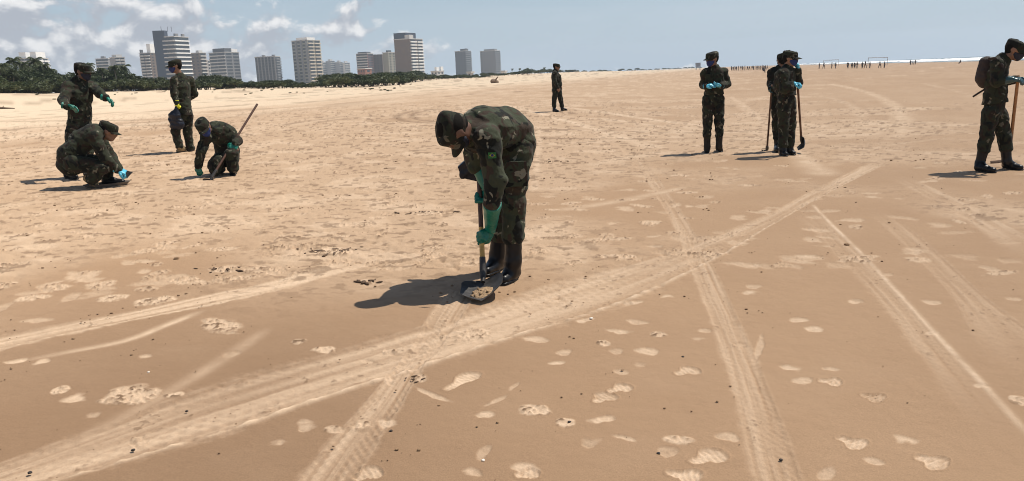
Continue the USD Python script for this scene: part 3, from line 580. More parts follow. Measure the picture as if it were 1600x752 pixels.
def b_palm(seed):
    def f(t):
        r = random.Random(seed); top = V(r.uniform(-.08, .08), r.uniform(-.08, .08), .86)
        obj('trunk', tube([(0, 0, -.02), top * V(.15, .15, .3), top * V(.45, .45, .65), top], [.030, .022, .018, .016], 8), PALM_BARK, t)
        for k in range(17):
            a = k * 2.399 + r.uniform(-.2, .2); el = r.uniform(-.35, 1.15); L = r.uniform(.27, .36)
            dh = V(math.cos(a), math.sin(a), 0); pts = []
            e = el; p = top.copy()
            for j in range(9):
                pts.append(p.copy()); p = p + (dh * math.cos(e) + V(0, 0, math.sin(e))) * L / 8; e -= .20 + .03 * j
            vv, ff = [], []
            side = np.cross(dh, V(0, 0, 1))
            for j in range(1, 9):
                for sgn in (-1, 1):
                    w = L * .36 * math.sin(math.pi * min(j / 9 + .12, 1)) + .01
                    q = pts[j]; tng = unit(pts[j] - pts[j - 1]); tip = q + side * sgn * w * .8 + tng * w * .55 - V(0, 0, w * .55)
                    n = len(vv); vv += [q - tng * .008, q + tng * .014, tip]; ff.append([n, n + 1, n + 2])
                    mid = q - tng * L / 16; n = len(vv); tip2 = tip - tng * L / 16; vv += [mid - tng * .008, mid + tng * .014, tip2]; ff.append([n, n + 1, n + 2])
            rc = tube(pts, np.linspace(.006, .001, 9), 4); n = len(vv)
            obj('frond', (np.vstack([np.array(vv), rc.vertices]), np.vstack([np.array(ff), rc.faces + n])), LEAF_PALM, t)
    return f
TREES = [Kind('coastal_tree', b_tree(3), 'tree'), Kind('coastal_tree', b_tree(8), 'tree'), Kind('coastal_tree', b_tree(14), 'tree')]
SHRUBS = [Kind('beach_shrub', b_shrub(5), 'shrub'), Kind('beach_shrub', b_shrub(6), 'shrub'), Kind('beach_shrub', b_shrub(9), 'shrub'), Kind('beach_shrub', b_shrub(12), 'shrub')]
PALMS = [Kind('coconut_palm', b_palm(2), 'palm'), Kind('coconut_palm', b_palm(7), 'palm')]
rp = random.Random(77)
_fx, _fy = np.array(FOOT).T
env = PchipInterpolator([-200, 0, 20, 50, 85, 110, 150, 200, 215, 250, 300, 345, 362, 385, 400, 440, 470, 498, 512, 530, 560, 600, 640, 670, 700, 760, 790, 806, 830, 870, 920, 1000, 1100], [90, 93, 96, 92, 100, 108, 99, 100, 111, 112, 112, 110, 114, 125, 121, 121, 126, 124, 113, 109, 112, 108, 106, 112, 113.5, 113, 113, 107.5, 105.5, 107, 109, 108.6, 107])
def line_dist(px):
    """distance of the plants' front edge under a photo column"""
    az = bearing(px); k = 77.0 / math.sin(TH - az) if TH - az > .03 else 2000; h = hit(px, float(np.interp(px, _fx, _fy)) - .3)
    d = math.hypot(h[0], h[1]) if h is not None else 1e9
    return min(d, k, 1500)
def spot(px, dist):
    az = bearing(px); x, y = dist * math.sin(az), dist * math.cos(az); return V(x, y, ground_at(x, y) - .05)
def height_to(px, ytop, P):
    d = ray(px, ytop); return EYE + d[2] * math.hypot(P[0], P[1]) / math.hypot(d[0], d[1]) - P[2]
ZONES = [(-300, 60, 'behind the far left sand'), (60, 150, 'behind the standing digger with green gloves'), (150, 225, 'in front of the twin grey blocks'), (225, 304, 'below the tallest tower'), (304, 333, 'below the brown and beige block'), (333, 385, 'below the white framed block'), (385, 450, 'below the dark ribbed block'),
         (450, 508, 'below the cream tower'), (508, 560, 'below the far pale cluster'), (560, 622, 'below the maroon tower and the beige pair'), (622, 670, 'below the big brown slab tower'), (670, 712, 'below the house with water tanks'), (712, 745, 'below the dark grey tower'), (745, 785, 'below the pale grey tower'), (785, 860, 'left of the lone walking figure'), (860, 930, 'behind the lone walking figure'), (930, 1300, 'on the horizon left of the lifeguard hut')]
def zone(px): return next(z for a, b, z in ZONES if a <= px < b)
ORD = 'first second third fourth fifth sixth seventh eighth ninth tenth eleventh twelfth thirteenth fourteenth fifteenth sixteenth seventeenth eighteenth nineteenth twentieth'.split()
for ten_ in ('twenty', 'thirty', 'forty', 'fifty'): ORD += ([] if ten_ == 'twenty' else [ten_[:-1] + 'ieth']) + [ten_ + '-' + o for o in ORD[:9]]
def plant(batch, noun, group):
    """labels by zone and place, then each plant is put where it stands"""
    seen = {}
    for px, kind, P, rz, sc in sorted(batch, key=lambda b: b[0]):
        z = zone(px); seen[z] = seen.get(z, 0) + 1
        kind.put(P, rz, sc, noun + ' ' + z + ', ' + ORD[seen[z] - 1] + ' from the left', group + ' ' + z)
batch, px = [], -45.0
while px < 905:                                # trees behind
    d0 = line_dist(px); far_ = px > 690
    P = spot(px, d0 + rp.uniform(8, 40) * (d0 / 110) + (40 if far_ else 0))
    h = height_to(px, float(env(px)) + rp.choice([0, 2, 5, 8, 13, 18]) * (.4 if px > 380 else 1), P)
    if 1.2 < h < 14:
        w = h * rp.uniform(.48, .72) if px < 400 else h * rp.uniform(.7, 1.2)
        batch.append((px, TREES[rp.randrange(3)], P, rp.uniform(0, 360), (w, w, h / 1.95)))
    px += rp.uniform(5, 10) * (1.0 if px < 690 else .8)
plant(batch, 'dark leafy tree', 'dark trees')
for row in range(2):                           # low scrub along the front
    batch, px = [], -45.0
    while px < 880:
        d0 = line_dist(px); q = px + rp.uniform(-3, 3)
        P = spot(q, d0 + (1.5 + 9 * row) * d0 / 110 + rp.uniform(0, 4))
        yf, yt = float(np.interp(px, _fx, _fy)), float(env(px))
        hp = min((yf - yt) * .55, rp.uniform(9, 17) + 7 * row)
        h = hp * math.hypot(P[0], P[1]) / FPX * rp.uniform(.8, 1.2); w = h * rp.uniform(1.0, 1.6)
        if h > .3: batch.append((q, SHRUBS[rp.randrange(4)], P, rp.uniform(0, 360), (w, w, h / 1.05)))
        px += rp.uniform(7, 13) if px < 640 else rp.uniform(5, 8)
    plant(batch, ('low front shrub', 'rear shrub')[row], ('low front shrubs', 'rear shrubs')[row])
batch = []
for k in range(46):                            # tufts of dune plants on the white sand
    q = rp.uniform(-20, 660); P = hit(q, float(np.interp(q, _fx, _fy)) + abs(rp.gauss(0, 1)) * (8 if q < 320 else 4) + .8)
    if P is None: continue
    h = rp.uniform(.08, .20); batch.append((q, SHRUBS[rp.choice((0, 2))], P - V(0, 0, .02), rp.uniform(0, 360), (h * 1.5, h * 1.3, h)))
plant(batch, 'pale dune tuft', 'dune tufts')
batch = []
for px in np.arange(884, 1098, 4.2):           # far line of bushes towards the vanishing point
    q = px + rp.uniform(-2, 2); D_ = 620 + (q - 884) * 4.0; az = bearing(q); P = V(D_ * math.sin(az), D_ * math.cos(az), 0); P[2] = ground_at(P[0], P[1]) - .1
    h = (rp.uniform(1.5, 5.0) if q < 1000 else rp.uniform(1.5, 3)) * D_ / FPX
    batch.append((q, TREES[rp.randrange(3)], P, rp.uniform(0, 360), (h * 1.1, h * 1.1, h / 1.9)))
plant(batch, 'tiny bush', 'tiny bushes')
for k, (px, yt, ex, lb) in enumerate([(4, 97, 14, 'at the left edge of the picture'), (17, 95, 22, 'with a thin pale trunk beside the white block'), (33, 88, 18, 'tallest, covering the left side of the white block'), (47, 92, 30, 'leaning before the white block'), (62, 88, 26, 'covering the middle of the white block'), (76, 96, 15, 'at the right corner of the white block'),
                     (24, 107, 8, 'short, in front of the other palms'), (88, 104, 20, 'right of the white block'), (142, 97, 30, 'rising behind the cap of the standing digger'), (186, 99, 14, 'tallest, in front of the twin grey blocks'), (203, 100, 24, 'at the right end of the twin grey blocks'), (165, 103, 10, 'short, left of the tallest of its group'), (802, 107, 160, 'small, beyond the last tower'), (812, 106, 170, 'small, second beyond the last tower'), (824, 106, 180, 'small, third beyond the last tower'), (851, 104.5, 200, 'small, left of the lone walking figure')]):
    P = spot(px, line_dist(px) + ex); h = height_to(px, yt, P)
    PALMS[k % 2].put(P, rp.uniform(0, 360), (h * .95, h * .95, h), 'coconut palm ' + lb, None)
# driftwood on the upper beach
WOOD = plain('driftwood', (.17, .12, .085), rough=.9, bump=.01, bscale=14)
for (x0, y0, x1, y1, r0_, lb) in ((-14, 170.5, 23, 170.5, .085, 'weathered brown log at the left edge of the sand'), (768, 130, 778, 129.5, .32, 'short dark log lying on the pale dune')):
    a_, b_ = hit(x0, y0), hit(x1, y1); n_pts = [a_ * (1 - k) + b_ * k + V(0, 0, r0_ * .6 + r0_ * .3 * math.sin(k * 5)) for k in np.linspace(0, 1, 7)]
    t = thing('driftwood_log', lb, 'log'); obj('trunk', tube(n_pts, [r0_ * .7, r0_, r0_ * 1.05, r0_, r0_ * .95, r0_ * .85, r0_ * .6], 10), WOOD, t, smooth=40)
    obj('branch_stub', tube([n_pts[3], n_pts[3] + V(r0_ * 1.5, -r0_, r0_ * 1.8)], [r0_ * .4, r0_ * .25], 7), WOOD, t)
# ---------------------------------------------------------------- bodies: rounded bones blended into one surface
def net(F, o, h):
    """surface of F = 0 (inside negative) on a grid: one vertex per crossed cell"""
    S = F < 0; n = np.array(F.shape); C = np.zeros(n - 1, int)
    for i, j, k in np.ndindex(2, 2, 2): C += S[i:n[0] - 1 + i, j:n[1] - 1 + j, k:n[2] - 1 + k]
    cells = np.argwhere((C > 0) & (C < 8)); ids = -np.ones(n - 1, int); ids[tuple(cells.T)] = np.arange(len(cells))
    acc = np.zeros((len(cells), 3)); cnt = np.zeros(len(cells))
    cor = np.array(list(np.ndindex(2, 2, 2)))
    val = np.stack([F[tuple((cells + c).T)] for c in cor], 1)
    for a in range(8):
        for ax in range(3):
            if cor[a][ax]: continue
            b = int(np.nonzero((cor == cor[a] + np.eye(3, dtype=int)[ax]).all(1))[0][0])
            va, vb = val[:, a], val[:, b]; m = (va < 0) != (vb < 0); t = np.where(m, va / np.where(m, va - vb, 1), 0)
            p = cor[a] + np.eye(3)[ax] * t[:, None]; acc[m] += p[m]; cnt[m] += 1
    v = o + (cells + acc / cnt[:, None]) * h; fs = []
    for ax in range(3):
        u, w = (ax + 1) % 3, (ax + 2) % 3; sl = [slice(1, -1)] * 3; sl[ax] = slice(0, -1); sl2 = list(sl); sl2[ax] = slice(1, None)
        A_, B_ = S[tuple(sl)], S[tuple(sl2)]; off = np.ones(3, int); off[ax] = 0
        for flip, m in ((False, A_ & ~B_), (True, ~A_ & B_)):
            e = np.argwhere(m) + off; eu, ew = np.eye(3, dtype=int)[u], np.eye(3, dtype=int)[w]
            q = np.stack([ids[tuple((e - eu - ew).T)], ids[tuple((e - ew).T)], ids[tuple(e.T)], ids[tuple((e - eu).T)]], 1)
            fs.append(q[:, ::-1] if flip else q)
    q = np.vstack(fs); q = q[(q >= 0).all(1)]
    return v, np.vstack([q[:, [0, 1, 2]], q[:, [0, 2, 3]]])
ROT3 = np.array([[.74, -.51, .44], [.63, .75, -.19], [-.23, .42, .88]])
def blob(bones, h=.011, k=.012, fold=0.0, cuts=(), freq=7.0, seed=1):
    """bones: (a, b, ra, rb[, flat axis, flat factor]); cuts: (point, normal): the side the normal points to is cut away"""
    ends = np.array([p for b in bones for p in (b[0], b[1])]); rmax = max(max(b[2], b[3]) for b in bones)
    lo, hi = ends.min(0) - rmax - .04, ends.max(0) + rmax + .04; n = np.ceil((hi - lo) / h).astype(int) + 1
    ax = [lo[i] + h * np.arange(n[i]) for i in range(3)]; E = np.zeros(n)
    for b in bones:
        a_, b_, ra, rb = np.asarray(b[0], float), np.asarray(b[1], float), b[2], b[3]; m = max(ra, rb) + 9 * k + h
        i0 = np.maximum(((np.minimum(a_, b_) - m - lo) / h).astype(int), 0); i1 = np.minimum(((np.maximum(a_, b_) + m - lo) / h).astype(int) + 2, n)
        X, Y, Z = np.meshgrid(*[ax[i][i0[i]:i1[i]] for i in range(3)], indexing='ij'); d = b_ - a_; L2 = max(d @ d, 1e-12)
        px_, py_, pz_ = X - a_[0], Y - a_[1], Z - a_[2]
        t = np.clip((px_ * d[0] + py_ * d[1] + pz_ * d[2]) / L2, 0, 1); px_ -= t * d[0]; py_ -= t * d[1]; pz_ -= t * d[2]
        q2 = px_ ** 2 + py_ ** 2 + pz_ ** 2; sc = 1.0
        if len(b) > 4:
            nn = unit(b[4]); q2 = q2 + (px_ * nn[0] + py_ * nn[1] + pz_ * nn[2]) ** 2 * (1 / b[5] ** 2 - 1); sc = min(1, b[5]) ** .5
        D = (np.sqrt(q2) - (ra + (rb - ra) * t)) * sc
        E[i0[0]:i1[0], i0[1]:i1[1], i0[2]:i1[2]] += np.exp(-np.clip(D, -.3, 9 * k) / k)
    F = -k * np.log(np.maximum(E, 1e-7))
    if fold or cuts:
        G = np.stack(np.meshgrid(*ax, indexing='ij'), -1)
        if fold:
            near_ = np.abs(F) < fold * 3 + h * 2; P = G[near_]
            w = meshkit.fbm(P * V(freq, freq, freq * 1.15), 3, seed); r = 1 - np.abs(2 * meshkit.noise((P @ ROT3) * V(freq * .6, freq * .6, freq * 1.3) + 3.3 + .8 * w[:, None], seed + 5) - 1)
            F[near_] += fold * ((w - .5) * 1.5 + (.55 - r) * 1.2)
        for p, nn in cuts: F = np.maximum(F, (G - np.asarray(p)) @ unit(nn))
    return net(F, lo, h)
def camo(name, seed, dim=1.0):
    """woodland pattern: dark green ground, brown and black patches, small pale flecks"""
    s = {'g': ('geometry', {}), 'm': ('mapping', {'location': (seed * 1.7, seed * .9, seed * 2.3), 'scale': (1, 1, .8)}),
         'n1': ('noise_texture', {'scale': 9.5, 'detail': 2.0, 'roughness': .5, 'distortion': .7}), 'n2': ('noise_texture', {'scale': 13.0, 'detail': 2.0, 'roughness': .5, 'distortion': .8}),
         'm2': ('mapping', {'location': (5.1, 2.2, 7.7)}), 'm3': ('mapping', {'location': (1.1, 9.2, 3.7)}),
         'n3': ('noise_texture', {'scale': 15.0, 'detail': 2.0, 'distortion': .6}), 'n4': ('noise_texture', {'scale': 260.0, 'detail': 2.0}), 'n5': ('noise_texture', {'scale': 24.0, 'detail': 4.0}),
         'r1': ('rgb_ramp', {'ramp': [(0, (.056 * dim, .060 * dim, .038 * dim)), (.54, (.042 * dim, .050 * dim, .031 * dim))]}),
         'f2': ('map_range', {'from_min': .53, 'from_max': .55}), 'f1': ('map_range', {'from_min': .56, 'from_max': .58}), 'f3': ('map_range', {'from_min': .635, 'from_max': .66}),
         'c1': ('mix_color', {'b': (.046 * dim, .034 * dim, .025 * dim)}), 'c2': ('mix_color', {'b': (.010, .011, .009)}), 'c3': ('mix_color', {'b': (.21 * dim, .20 * dim, .15 * dim)}),
         'h': ('math', {'math_type': 'multiply_add', 'value2': .12}), 'b': ('bump', {'strength': .7, 'distance': .012}), 'p': ('principled_bsdf', {'roughness': .9, 'specular_ior_level': .15, 'sheen_weight': .04})}
    L = [('g.position', 'm.vector'), ('m.vector', 'n1.vector'), ('m.vector', 'm2.vector'), ('m.vector', 'm3.vector'), ('m2.vector', 'n2.vector'), ('m3.vector', 'n3.vector'), ('m.vector', 'n4.vector'), ('m.vector', 'n5.vector'),
         ('n1.fac', 'r1.fac'), ('n1.fac', 'f1.value'), ('n2.fac', 'f2.value'), ('n3.fac', 'f3.value'), ('r1.color', 'c1.a'), ('f2.result', 'c1.fac'), ('c1.result', 'c2.a'), ('f1.result', 'c2.fac'), ('c2.result', 'c3.a'), ('f3.result', 'c3.fac'),
         ('c3.result', 'p.base_color'), ('n4.fac', 'h.value1'), ('n5.fac', 'h.value3'), ('h.value', 'b.height'), ('b.normal', 'p.normal')]
    return mat(name, s, L)
SKIN = plain('skin', (.20, .105, .065), rough=.55, vary=.12, scale=30)
SKIN_DARK = plain('dark_skin', (.11, .055, .035), rough=.55, vary=.12, scale=30)
HAIR = plain('hair', (.008, .007, .006), rough=.9, spec=.1, vary=.3, scale=90)
EYE_M = plain('eye', (.05, .035, .03), rough=.15, vary=.05)
RUBBER = plain('black_rubber', (.006, .006, .007), rough=.36, spec=.25, vary=.3, bump=.0015, bscale=30)
DUSTY = plain('dusty_black_leather', (.022, .019, .016), rough=.75, spec=.2, vary=.5, scale=18, bump=.002, bscale=60)
SOLE = plain('sandy_sole', (.24, .18, .10), rough=.9, vary=.4, scale=25)
GREEN = plain('green_rubber', (.003, .125, .088), rough=.38, vary=.18, scale=14, bump=.003, bscale=45)
BLUEG = plain('light_blue_nitrile', (.08, .40, .55), rough=.35, vary=.12, scale=18, bump=.003, bscale=60)
YELLOWG = plain('yellow_rubber', (.62, .62, .03), rough=.4, vary=.1, scale=18)
DARKG = plain('dark_blue_green_rubber', (.015, .05, .055), rough=.22, vary=.2, scale=18, bump=.002, bscale=50)
MASK_BLUE = plain('royal_blue_cloth', (.008, .022, .11), rough=.75, vary=.15, scale=30)
MASK_DARK = plain('dark_navy_cloth', (.010, .013, .028), rough=.8, vary=.2, scale=30)
BAG = plain('dark_plastic_bag', (.008, .010, .018), rough=.42, spec=.3, vary=.3, bump=.012, bscale=16)
WOODH = plain('brown_wooden_handle', (.075, .034, .02), rough=.5, vary=.35, scale=20)
WOODY = plain('worn_yellow_handle', (.40, .26, .07), rough=.5, vary=.5, scale=16)
WOODT = plain('pale_wooden_handle', (.25, .125, .055), rough=.6, vary=.3, scale=20)
RUST = plain('sandy_rusty_iron', (.075, .045, .030), rough=.85, spec=.2, vary=.4, scale=25)
IRON = plain('worn_iron', (.045, .042, .04), rough=.55, metal=.35, vary=.5, scale=20, bump=.002, bscale=50)
PACK = plain('brown_pack_cloth', (.026, .017, .014), rough=.85, vary=.3, scale=20, bump=.004, bscale=50)
CAMO = [camo('camouflage_cloth' + ('_%03d' % k if k else ''), k, (.9, .60, .58, .58, .60, .42, .52, .40, .52, .52)[k]) for k in range(10)]
CAPM = camo('cap_cloth', 17, .45)

class Fig:
    """one person posed on joints read off the photo: J(px, py, dd) is a point on the pixel's ray, dd metres beyond the upright plane through the feet"""
    def __init__(s, label, fx, fy, cloth=0, skin=SKIN, group=None):
        s.foot = hit(fx, fy); s.az = math.atan2(s.foot[0], s.foot[1]); s.n = V(math.sin(s.az), math.cos(s.az), 0); s.r = V(math.cos(s.az), -math.sin(s.az), 0)
        s.t = thing('person', label, 'person', group, s.foot); s.c = cloth; s.m = CAMO[cloth]; s.skin = skin; s.body = []; s.jacket = []; s.trs = []; s.boots = []
    def J(s, px, py, dd=0.0):
        d = ray(px, py); k = ((s.foot - CAM) @ s.n + dd) / (d @ s.n); return CAM + k * d
    def reach(s, parent, px, py, length, sign=-1):
        """the point on the pixel's ray that makes the bone the given length (towards the camera for sign -1)"""
        dds = np.linspace(0, .6, 121) * sign; base = (parent - s.foot) @ s.n
        P = [s.J(px, py, base + x) for x in dds]; e = [abs(np.linalg.norm(p - parent) - length) for p in P]; return P[int(np.argmin(e))]
    def D(s, right, away, up):
        return unit(s.r * right + s.n * away + V(0, 0, up))
    def put(s, name, mesh, m, parent=None, smooth=True, label=None):
        return obj(name, mesh, m, parent or s.t, smooth=smooth, origin=s.foot, label=label)
    # ---- torso: spine points with radii, facing direction
    def torso(s, pelvis, waist, chest, neck, shL, shR, fwd, fat=1.0, hem=None):
        s.pelvis, s.chest, s.neck, s.sh, s.fwd = pelvis, chest, neck, (shL, shR), unit(fwd); f = s.fwd
        top = (shL + shR) / 2
        s.jacket += [(waist, chest, .150 * fat, .165 * fat, f, .76), (pelvis, waist, .152 * fat, .150 * fat, f, .80), (chest, top * .6 + neck * .4, .160 * fat, .115 * fat, f, .72),
                     (shL * .88 + top * .12, shR * .88 + top * .12, .074 * fat, .074 * fat), (top * .55 + neck * .45, neck, .085, .066)]
        s.hem = hem
        if hem is not None: s.jacket += [(pelvis, hem - V(0, 0, .08), .160 * fat, .182 * fat, f, .84)]
        s.body += [(pelvis, waist, .12, .115, f, .75), (waist, chest, .115, .13, f, .75), (chest, top, .12, .08, f, .7), (shL, shR, .05, .05), (top, neck, .06, .052)]
        s.top = top
    def arm(s, sh, el, wr, r=1.0, cuff=True):
        s.jacket += [(sh, el, .072 * r, .060 * r), (el, wr, .058 * r, .048 * r)]
        s.body += [(sh, el, .048, .040), (el, wr, .038, .027)]
    def leg(s, hip, kn, an, r=1.0, hem=None):
        """trousers to hem (fraction of the shin), boots below"""
        e = an if hem is None else kn * (1 - hem) + an * hem
        s.trs += [(hip, kn, .105 * r, .078 * r), (kn, e, .076 * r, .072 * r)]
        s.body += [(hip, kn, .080, .055), (kn, an, .050, .036)]
    def boot(s, kn, an, heel, toe, m=None, shaft=.75, r=1.0, lift=0.0, sole=True):
        """heel and toe on the ground (or lift above it)"""
        z = max(ground_at(heel[0], heel[1]), 0 * lift) if not lift else None
        h = heel.copy(); t = toe.copy()
        if z is not None: h[2] = z; t[2] = ground_at(toe[0], toe[1])
        d = unit(t - h); L = min(max(np.linalg.norm(t - h), .24), .31); up = unit(V(0, 0, 1) - d * d[2]); t = h + d * L
        up_k = an * (1 - shaft) + kn * shaft
        b = [(an, up_k, .053 * r, .064 * r), (an, h + up * .05 + d * .03, .052 * r, .046 * r), (h + up * .045 + d * .03, h + up * .045 + d * L * .45, .044, .044), (h + up * .05 + d * L * .3, h + up * .036 + d * (L - .045), .052, .042, up, .85), (an, h + up * .05 + d * L * .45, .05, .045)]
        cut = [(h + up * .006, -up)]
        s.put('boot', blob(b, .008 if s.foot[1] < 8 else .010, .008, .0025, cut, 12), m or RUBBER)
        if sole: s.put('boot_sole', blob([(h + up * .012 + d * .035, h + up * .012 + d * L * .45, .043, .043, up, .35), (h + up * .012 + d * L * .45, h + up * .012 + d * (L - .04), .05, .045, up, .35)], .008, .004, 0, [(h + up * .022, up), (h + up * .0, -up)]), SOLE if lift else RUBBER)
        s.body += [(an, h + up * .045 + d * (L - .12), .030, .022)]
    def head(s, c, up, fwd, cap=True, mask=None, eyes=True, drop=0.0, cs=1.0, brim=.075):
        u = unit(up); f = unit(np.asarray(fwd) - u * (np.asarray(fwd) @ u)); sd = np.cross(f, u); H = lambda a, b, c_: c + u * a + f * b + sd * c_
        s.body += [(H(.035, -.022, 0), H(.030, .018, 0), .088, .084), (H(-.005, .035, 0), H(-.075, .050, 0), .064, .040), (H(-.055, .01, .038), H(-.08, .05, .018), .03, .024), (H(-.055, .01, -.038), H(-.08, .05, -.018), .03, .024),
                   (H(.012, .094, 0), H(-.022, .108, 0), .008, .013), (H(-.05, .090, -.014), H(-.05, .090, .014), .010, .010), (H(.028, .088, -.03), H(.028, .088, .03), .010, .010),
                   (H(.01, -.005, .083), H(-.018, .0, .085), .018, .013, sd, .5), (H(.01, -.005, -.083), H(-.018, .0, -.085), .018, .013, sd, .5), (H(-.055, -.025, 0), s.neck, .056, .058)]
        s.hd = H
        s.put('hair', blob([(H(.035, -.026, 0), H(.034, .010, 0), .094, .088), (H(-.01, -.045, 0), H(-.045, -.05, 0), .066, .05)], .010, .01, .001, [(H(.035, .035, 0), f * 1 - u * .35), (H(-.06, 0, 0), -u)], 30), HAIR)
        if eyes:
            for q in (-1, 1): s.put('eye', blob([(H(.008, .082, .032 * q), H(.008, .082, .033 * q), .012, .012)], .004, .002), EYE_M)
        if mask is not None:
            s.put('face_mask', blob([(H(-.018, .048, 0), H(-.072, .056, 0), .062, .046), (H(-.02, .09, 0), H(-.05, .098, 0), .026, .018), (H(-.035, .03, .05), H(-.06, .04, .03), .03, .03), (H(-.035, .03, -.05), H(-.06, .04, -.03), .03, .03)], .008, .01, .002, [(H(-.012, 0, 0), u), (H(0, .012, 0), -f)], 14), mask)
            for q in (-1, 1): s.put('mask_strap', tube([H(-.03, .05, .066 * q), H(-.015, .02, .084 * q), H(.0, -.008, .090 * q)], .0035, 5), mask)
        if cap:
            a = np.linspace(0, 2 * np.pi, 28, endpoint=False); v = []; prof = [(.008 - drop, .099), (.020 - drop, .102), (.070, .102), (.096, .099), (.108, .092), (.117, .074), (.122, .03), (.123, 0.001)]
            for z_, r_ in prof:
                for t in a: v.append(H((z_ if z_ < .06 else .06 + (z_ - .06) * cs) - .012 * math.cos(t) * (1 if z_ > .06 else .3), ((r_ + .008) * 1.10 * math.cos(t) - .006) * (.5 + .5 * cs), r_ * .92 * math.sin(t) * (.5 + .5 * cs)))
            ff = []; n = len(a)
            for i in range(len(prof) - 1):
                for j in range(n): k2 = (j + 1) % n; ff += [[i * n + j, i * n + k2, (i + 1) * n + k2], [i * n + j, (i + 1) * n + k2, (i + 1) * n + j]]
            cp = trimesh.Trimesh(np.array(v), ff, process=False); w = np.array(cp.vertices) + 0
            w += (meshkit.fbm(w * 25, 2, 3)[:, None] - .5) * .008; capo = s.put('cap', (w, cp.faces), CAPM, smooth=True)
            th = np.linspace(-1.15, 1.15, 15); vv = []
            for lay in (0, .004):
                for rr_, q in ((0, 0), (.5, .5), (1, 1)):
                    for t in th: vv.append(H(.026 - drop - q * .022 - lay - .018 * (math.sin(t) ** 2), .108 * math.cos(t) * 1.02 + q * brim * math.cos(t * 1.15), .094 * math.sin(t) * (1 - .05 * q)))
            m_ = len(th); ff = []
            for l_ in (0, 1):
                for i in (0, 1):
                    for j in range(m_ - 1):
                        o = l_ * 3 * m_ + i * m_ + j; q_ = [[o, o + 1, o + m_ + 1], [o, o + m_ + 1, o + m_]]; ff += q_ if not l_ else [x[::-1] for x in q_]
            for j in range(m_ - 1): o = 2 * m_ + j; ff += [[o, o + 1, o + 3 * m_ + 1], [o, o + 3 * m_ + 1, o + 3 * m_]]
            s.put('visor', (np.array(vv), ff), CAPM, capo, smooth=40)
    def hand(s, wr, d, palm, m=None, curl=.5, thumb=1, spread=.12, cuff=None, cuff_r=.05, size=1.0, h=.0045, grip=False):
        """a hand of its own: d runs to the knuckles, palm is the way the palm faces, thumb = +1 or -1 the side the thumb leaves from"""
        d = unit(d); p = unit(np.asarray(palm) - d * (np.asarray(palm) @ d)); x = np.cross(p, d) * thumb; g = .0035 if m is not None else 0.0; S = size
        b = [(wr, wr + d * .035 * S, .026 + g, .030 + g, p, .75)]
        for i, (off, L, r) in enumerate(((.030, .078, .0092), (.010, .086, .0096), (-.011, .080, .0092), (-.030, .063, .0080))):
            kn = wr + (d * (.092 - .006 * abs(i - 1)) + x * off) * S
            b.append((wr + d * .018 * S + x * off * .55 * S, kn, .016 + g, .0125 + g)); q = kn; a = .15 + curl * .9; dd = unit(d + x * (1.5 - i) * spread)
            for seg, fr in enumerate((.46, .30, .24)):
                c_ = a + curl * seg * (1.15 if grip else .75) + i * .05
                e = q + (dd * math.cos(c_) + p * math.sin(c_)) * L * fr * S; b.append((q, e, r + g - seg * .0006, r + g - (seg + 1) * .0006)); q = e
        t0 = wr + (d * .028 + x * .026) * S; t1 = t0 + (d * .6 + x * .62 + p * .45 * (.4 + curl)) * .045 * S; t2 = t1 + (d * .72 + x * (.25 - .5 * curl) + p * (.25 + .6 * curl)) * .032 * S; t3 = t2 + (d * .75 - x * .35 * curl + p * (.2 + .6 * curl)) * .026 * S
        b += [(t0, t1, .016 + g, .012 + g), (t1, t2, .0115 + g, .0105 + g), (t2, t3, .0105 + g, .0088 + g)]
        fm = s.put('glove' if m is not None else 'hand', blob(b, h, .004), m if m is not None else s.skin)
        if m is not None and cuff is not None:
            s.put('cuff', blob([(wr + d * .01, cuff, .036, cuff_r)], .007, .004, .003, [(cuff + unit(cuff - wr) * .0, cuff - wr)], 16), m, fm)
        s.body += [(wr - d * .02, wr + d * .05, .024, .022)]
    def finish(s, h=.010, fold=.015, collar=True):
        s.put('body', blob(s.body, .009, .010), s.skin)
        j = s.put('jacket', blob(s.jacket, h, .013, fold, () if s.hem is None else [(s.hem, V(0, 0, -1) + s.fwd * .12)], 11.0, s.c + 3), s.m)
        s.trs += [(s.pelvis - s.fwd * .0, s.pelvis + V(0, 0, .05), .145, .14, s.fwd, .8)]
        s.put('trousers', blob(s.trs, h, .012, fold, (), 10.0, s.c + 9), s.m)
        if collar:
            ax_ = unit(s.neck - s.top); a = s.top * .35 + s.neck * .65
            s.put('collar', blob([(a + ax_ * .01, a + ax_ * .055, .078, .072)], .008, .004, .004, [(a + ax_ * .05, ax_)], 14), s.m, j)
def pocket(s, c, right, up, out, w, hgt, parent_name='pocket'):
    """a patch pocket with its flap, lying on the cloth"""
    r_, u_, o_ = unit(right), unit(up), unit(out); v = []
    for k in (-.012, .012):
        for a, b in ((-1, -1), (1, -1), (1, 1), (-1, 1)): v.append(c + r_ * a * w / 2 + u_ * b * hgt / 2 + o_ * k)
    f = [[0, 2, 1], [0, 3, 2], [4, 5, 6], [4, 6, 7], [0, 1, 5], [0, 5, 4], [1, 2, 6], [1, 6, 5], [2, 3, 7], [2, 7, 6], [3, 0, 4], [3, 4, 7]]
    m = trimesh.Trimesh(np.array(v), f, process=False).subdivide().subdivide(); s.put(parent_name, (np.array(m.vertices) + (meshkit.fbm(np.array(m.vertices) * 30, 2, 4)[:, None] - .5) * .012, m.faces), s.m)
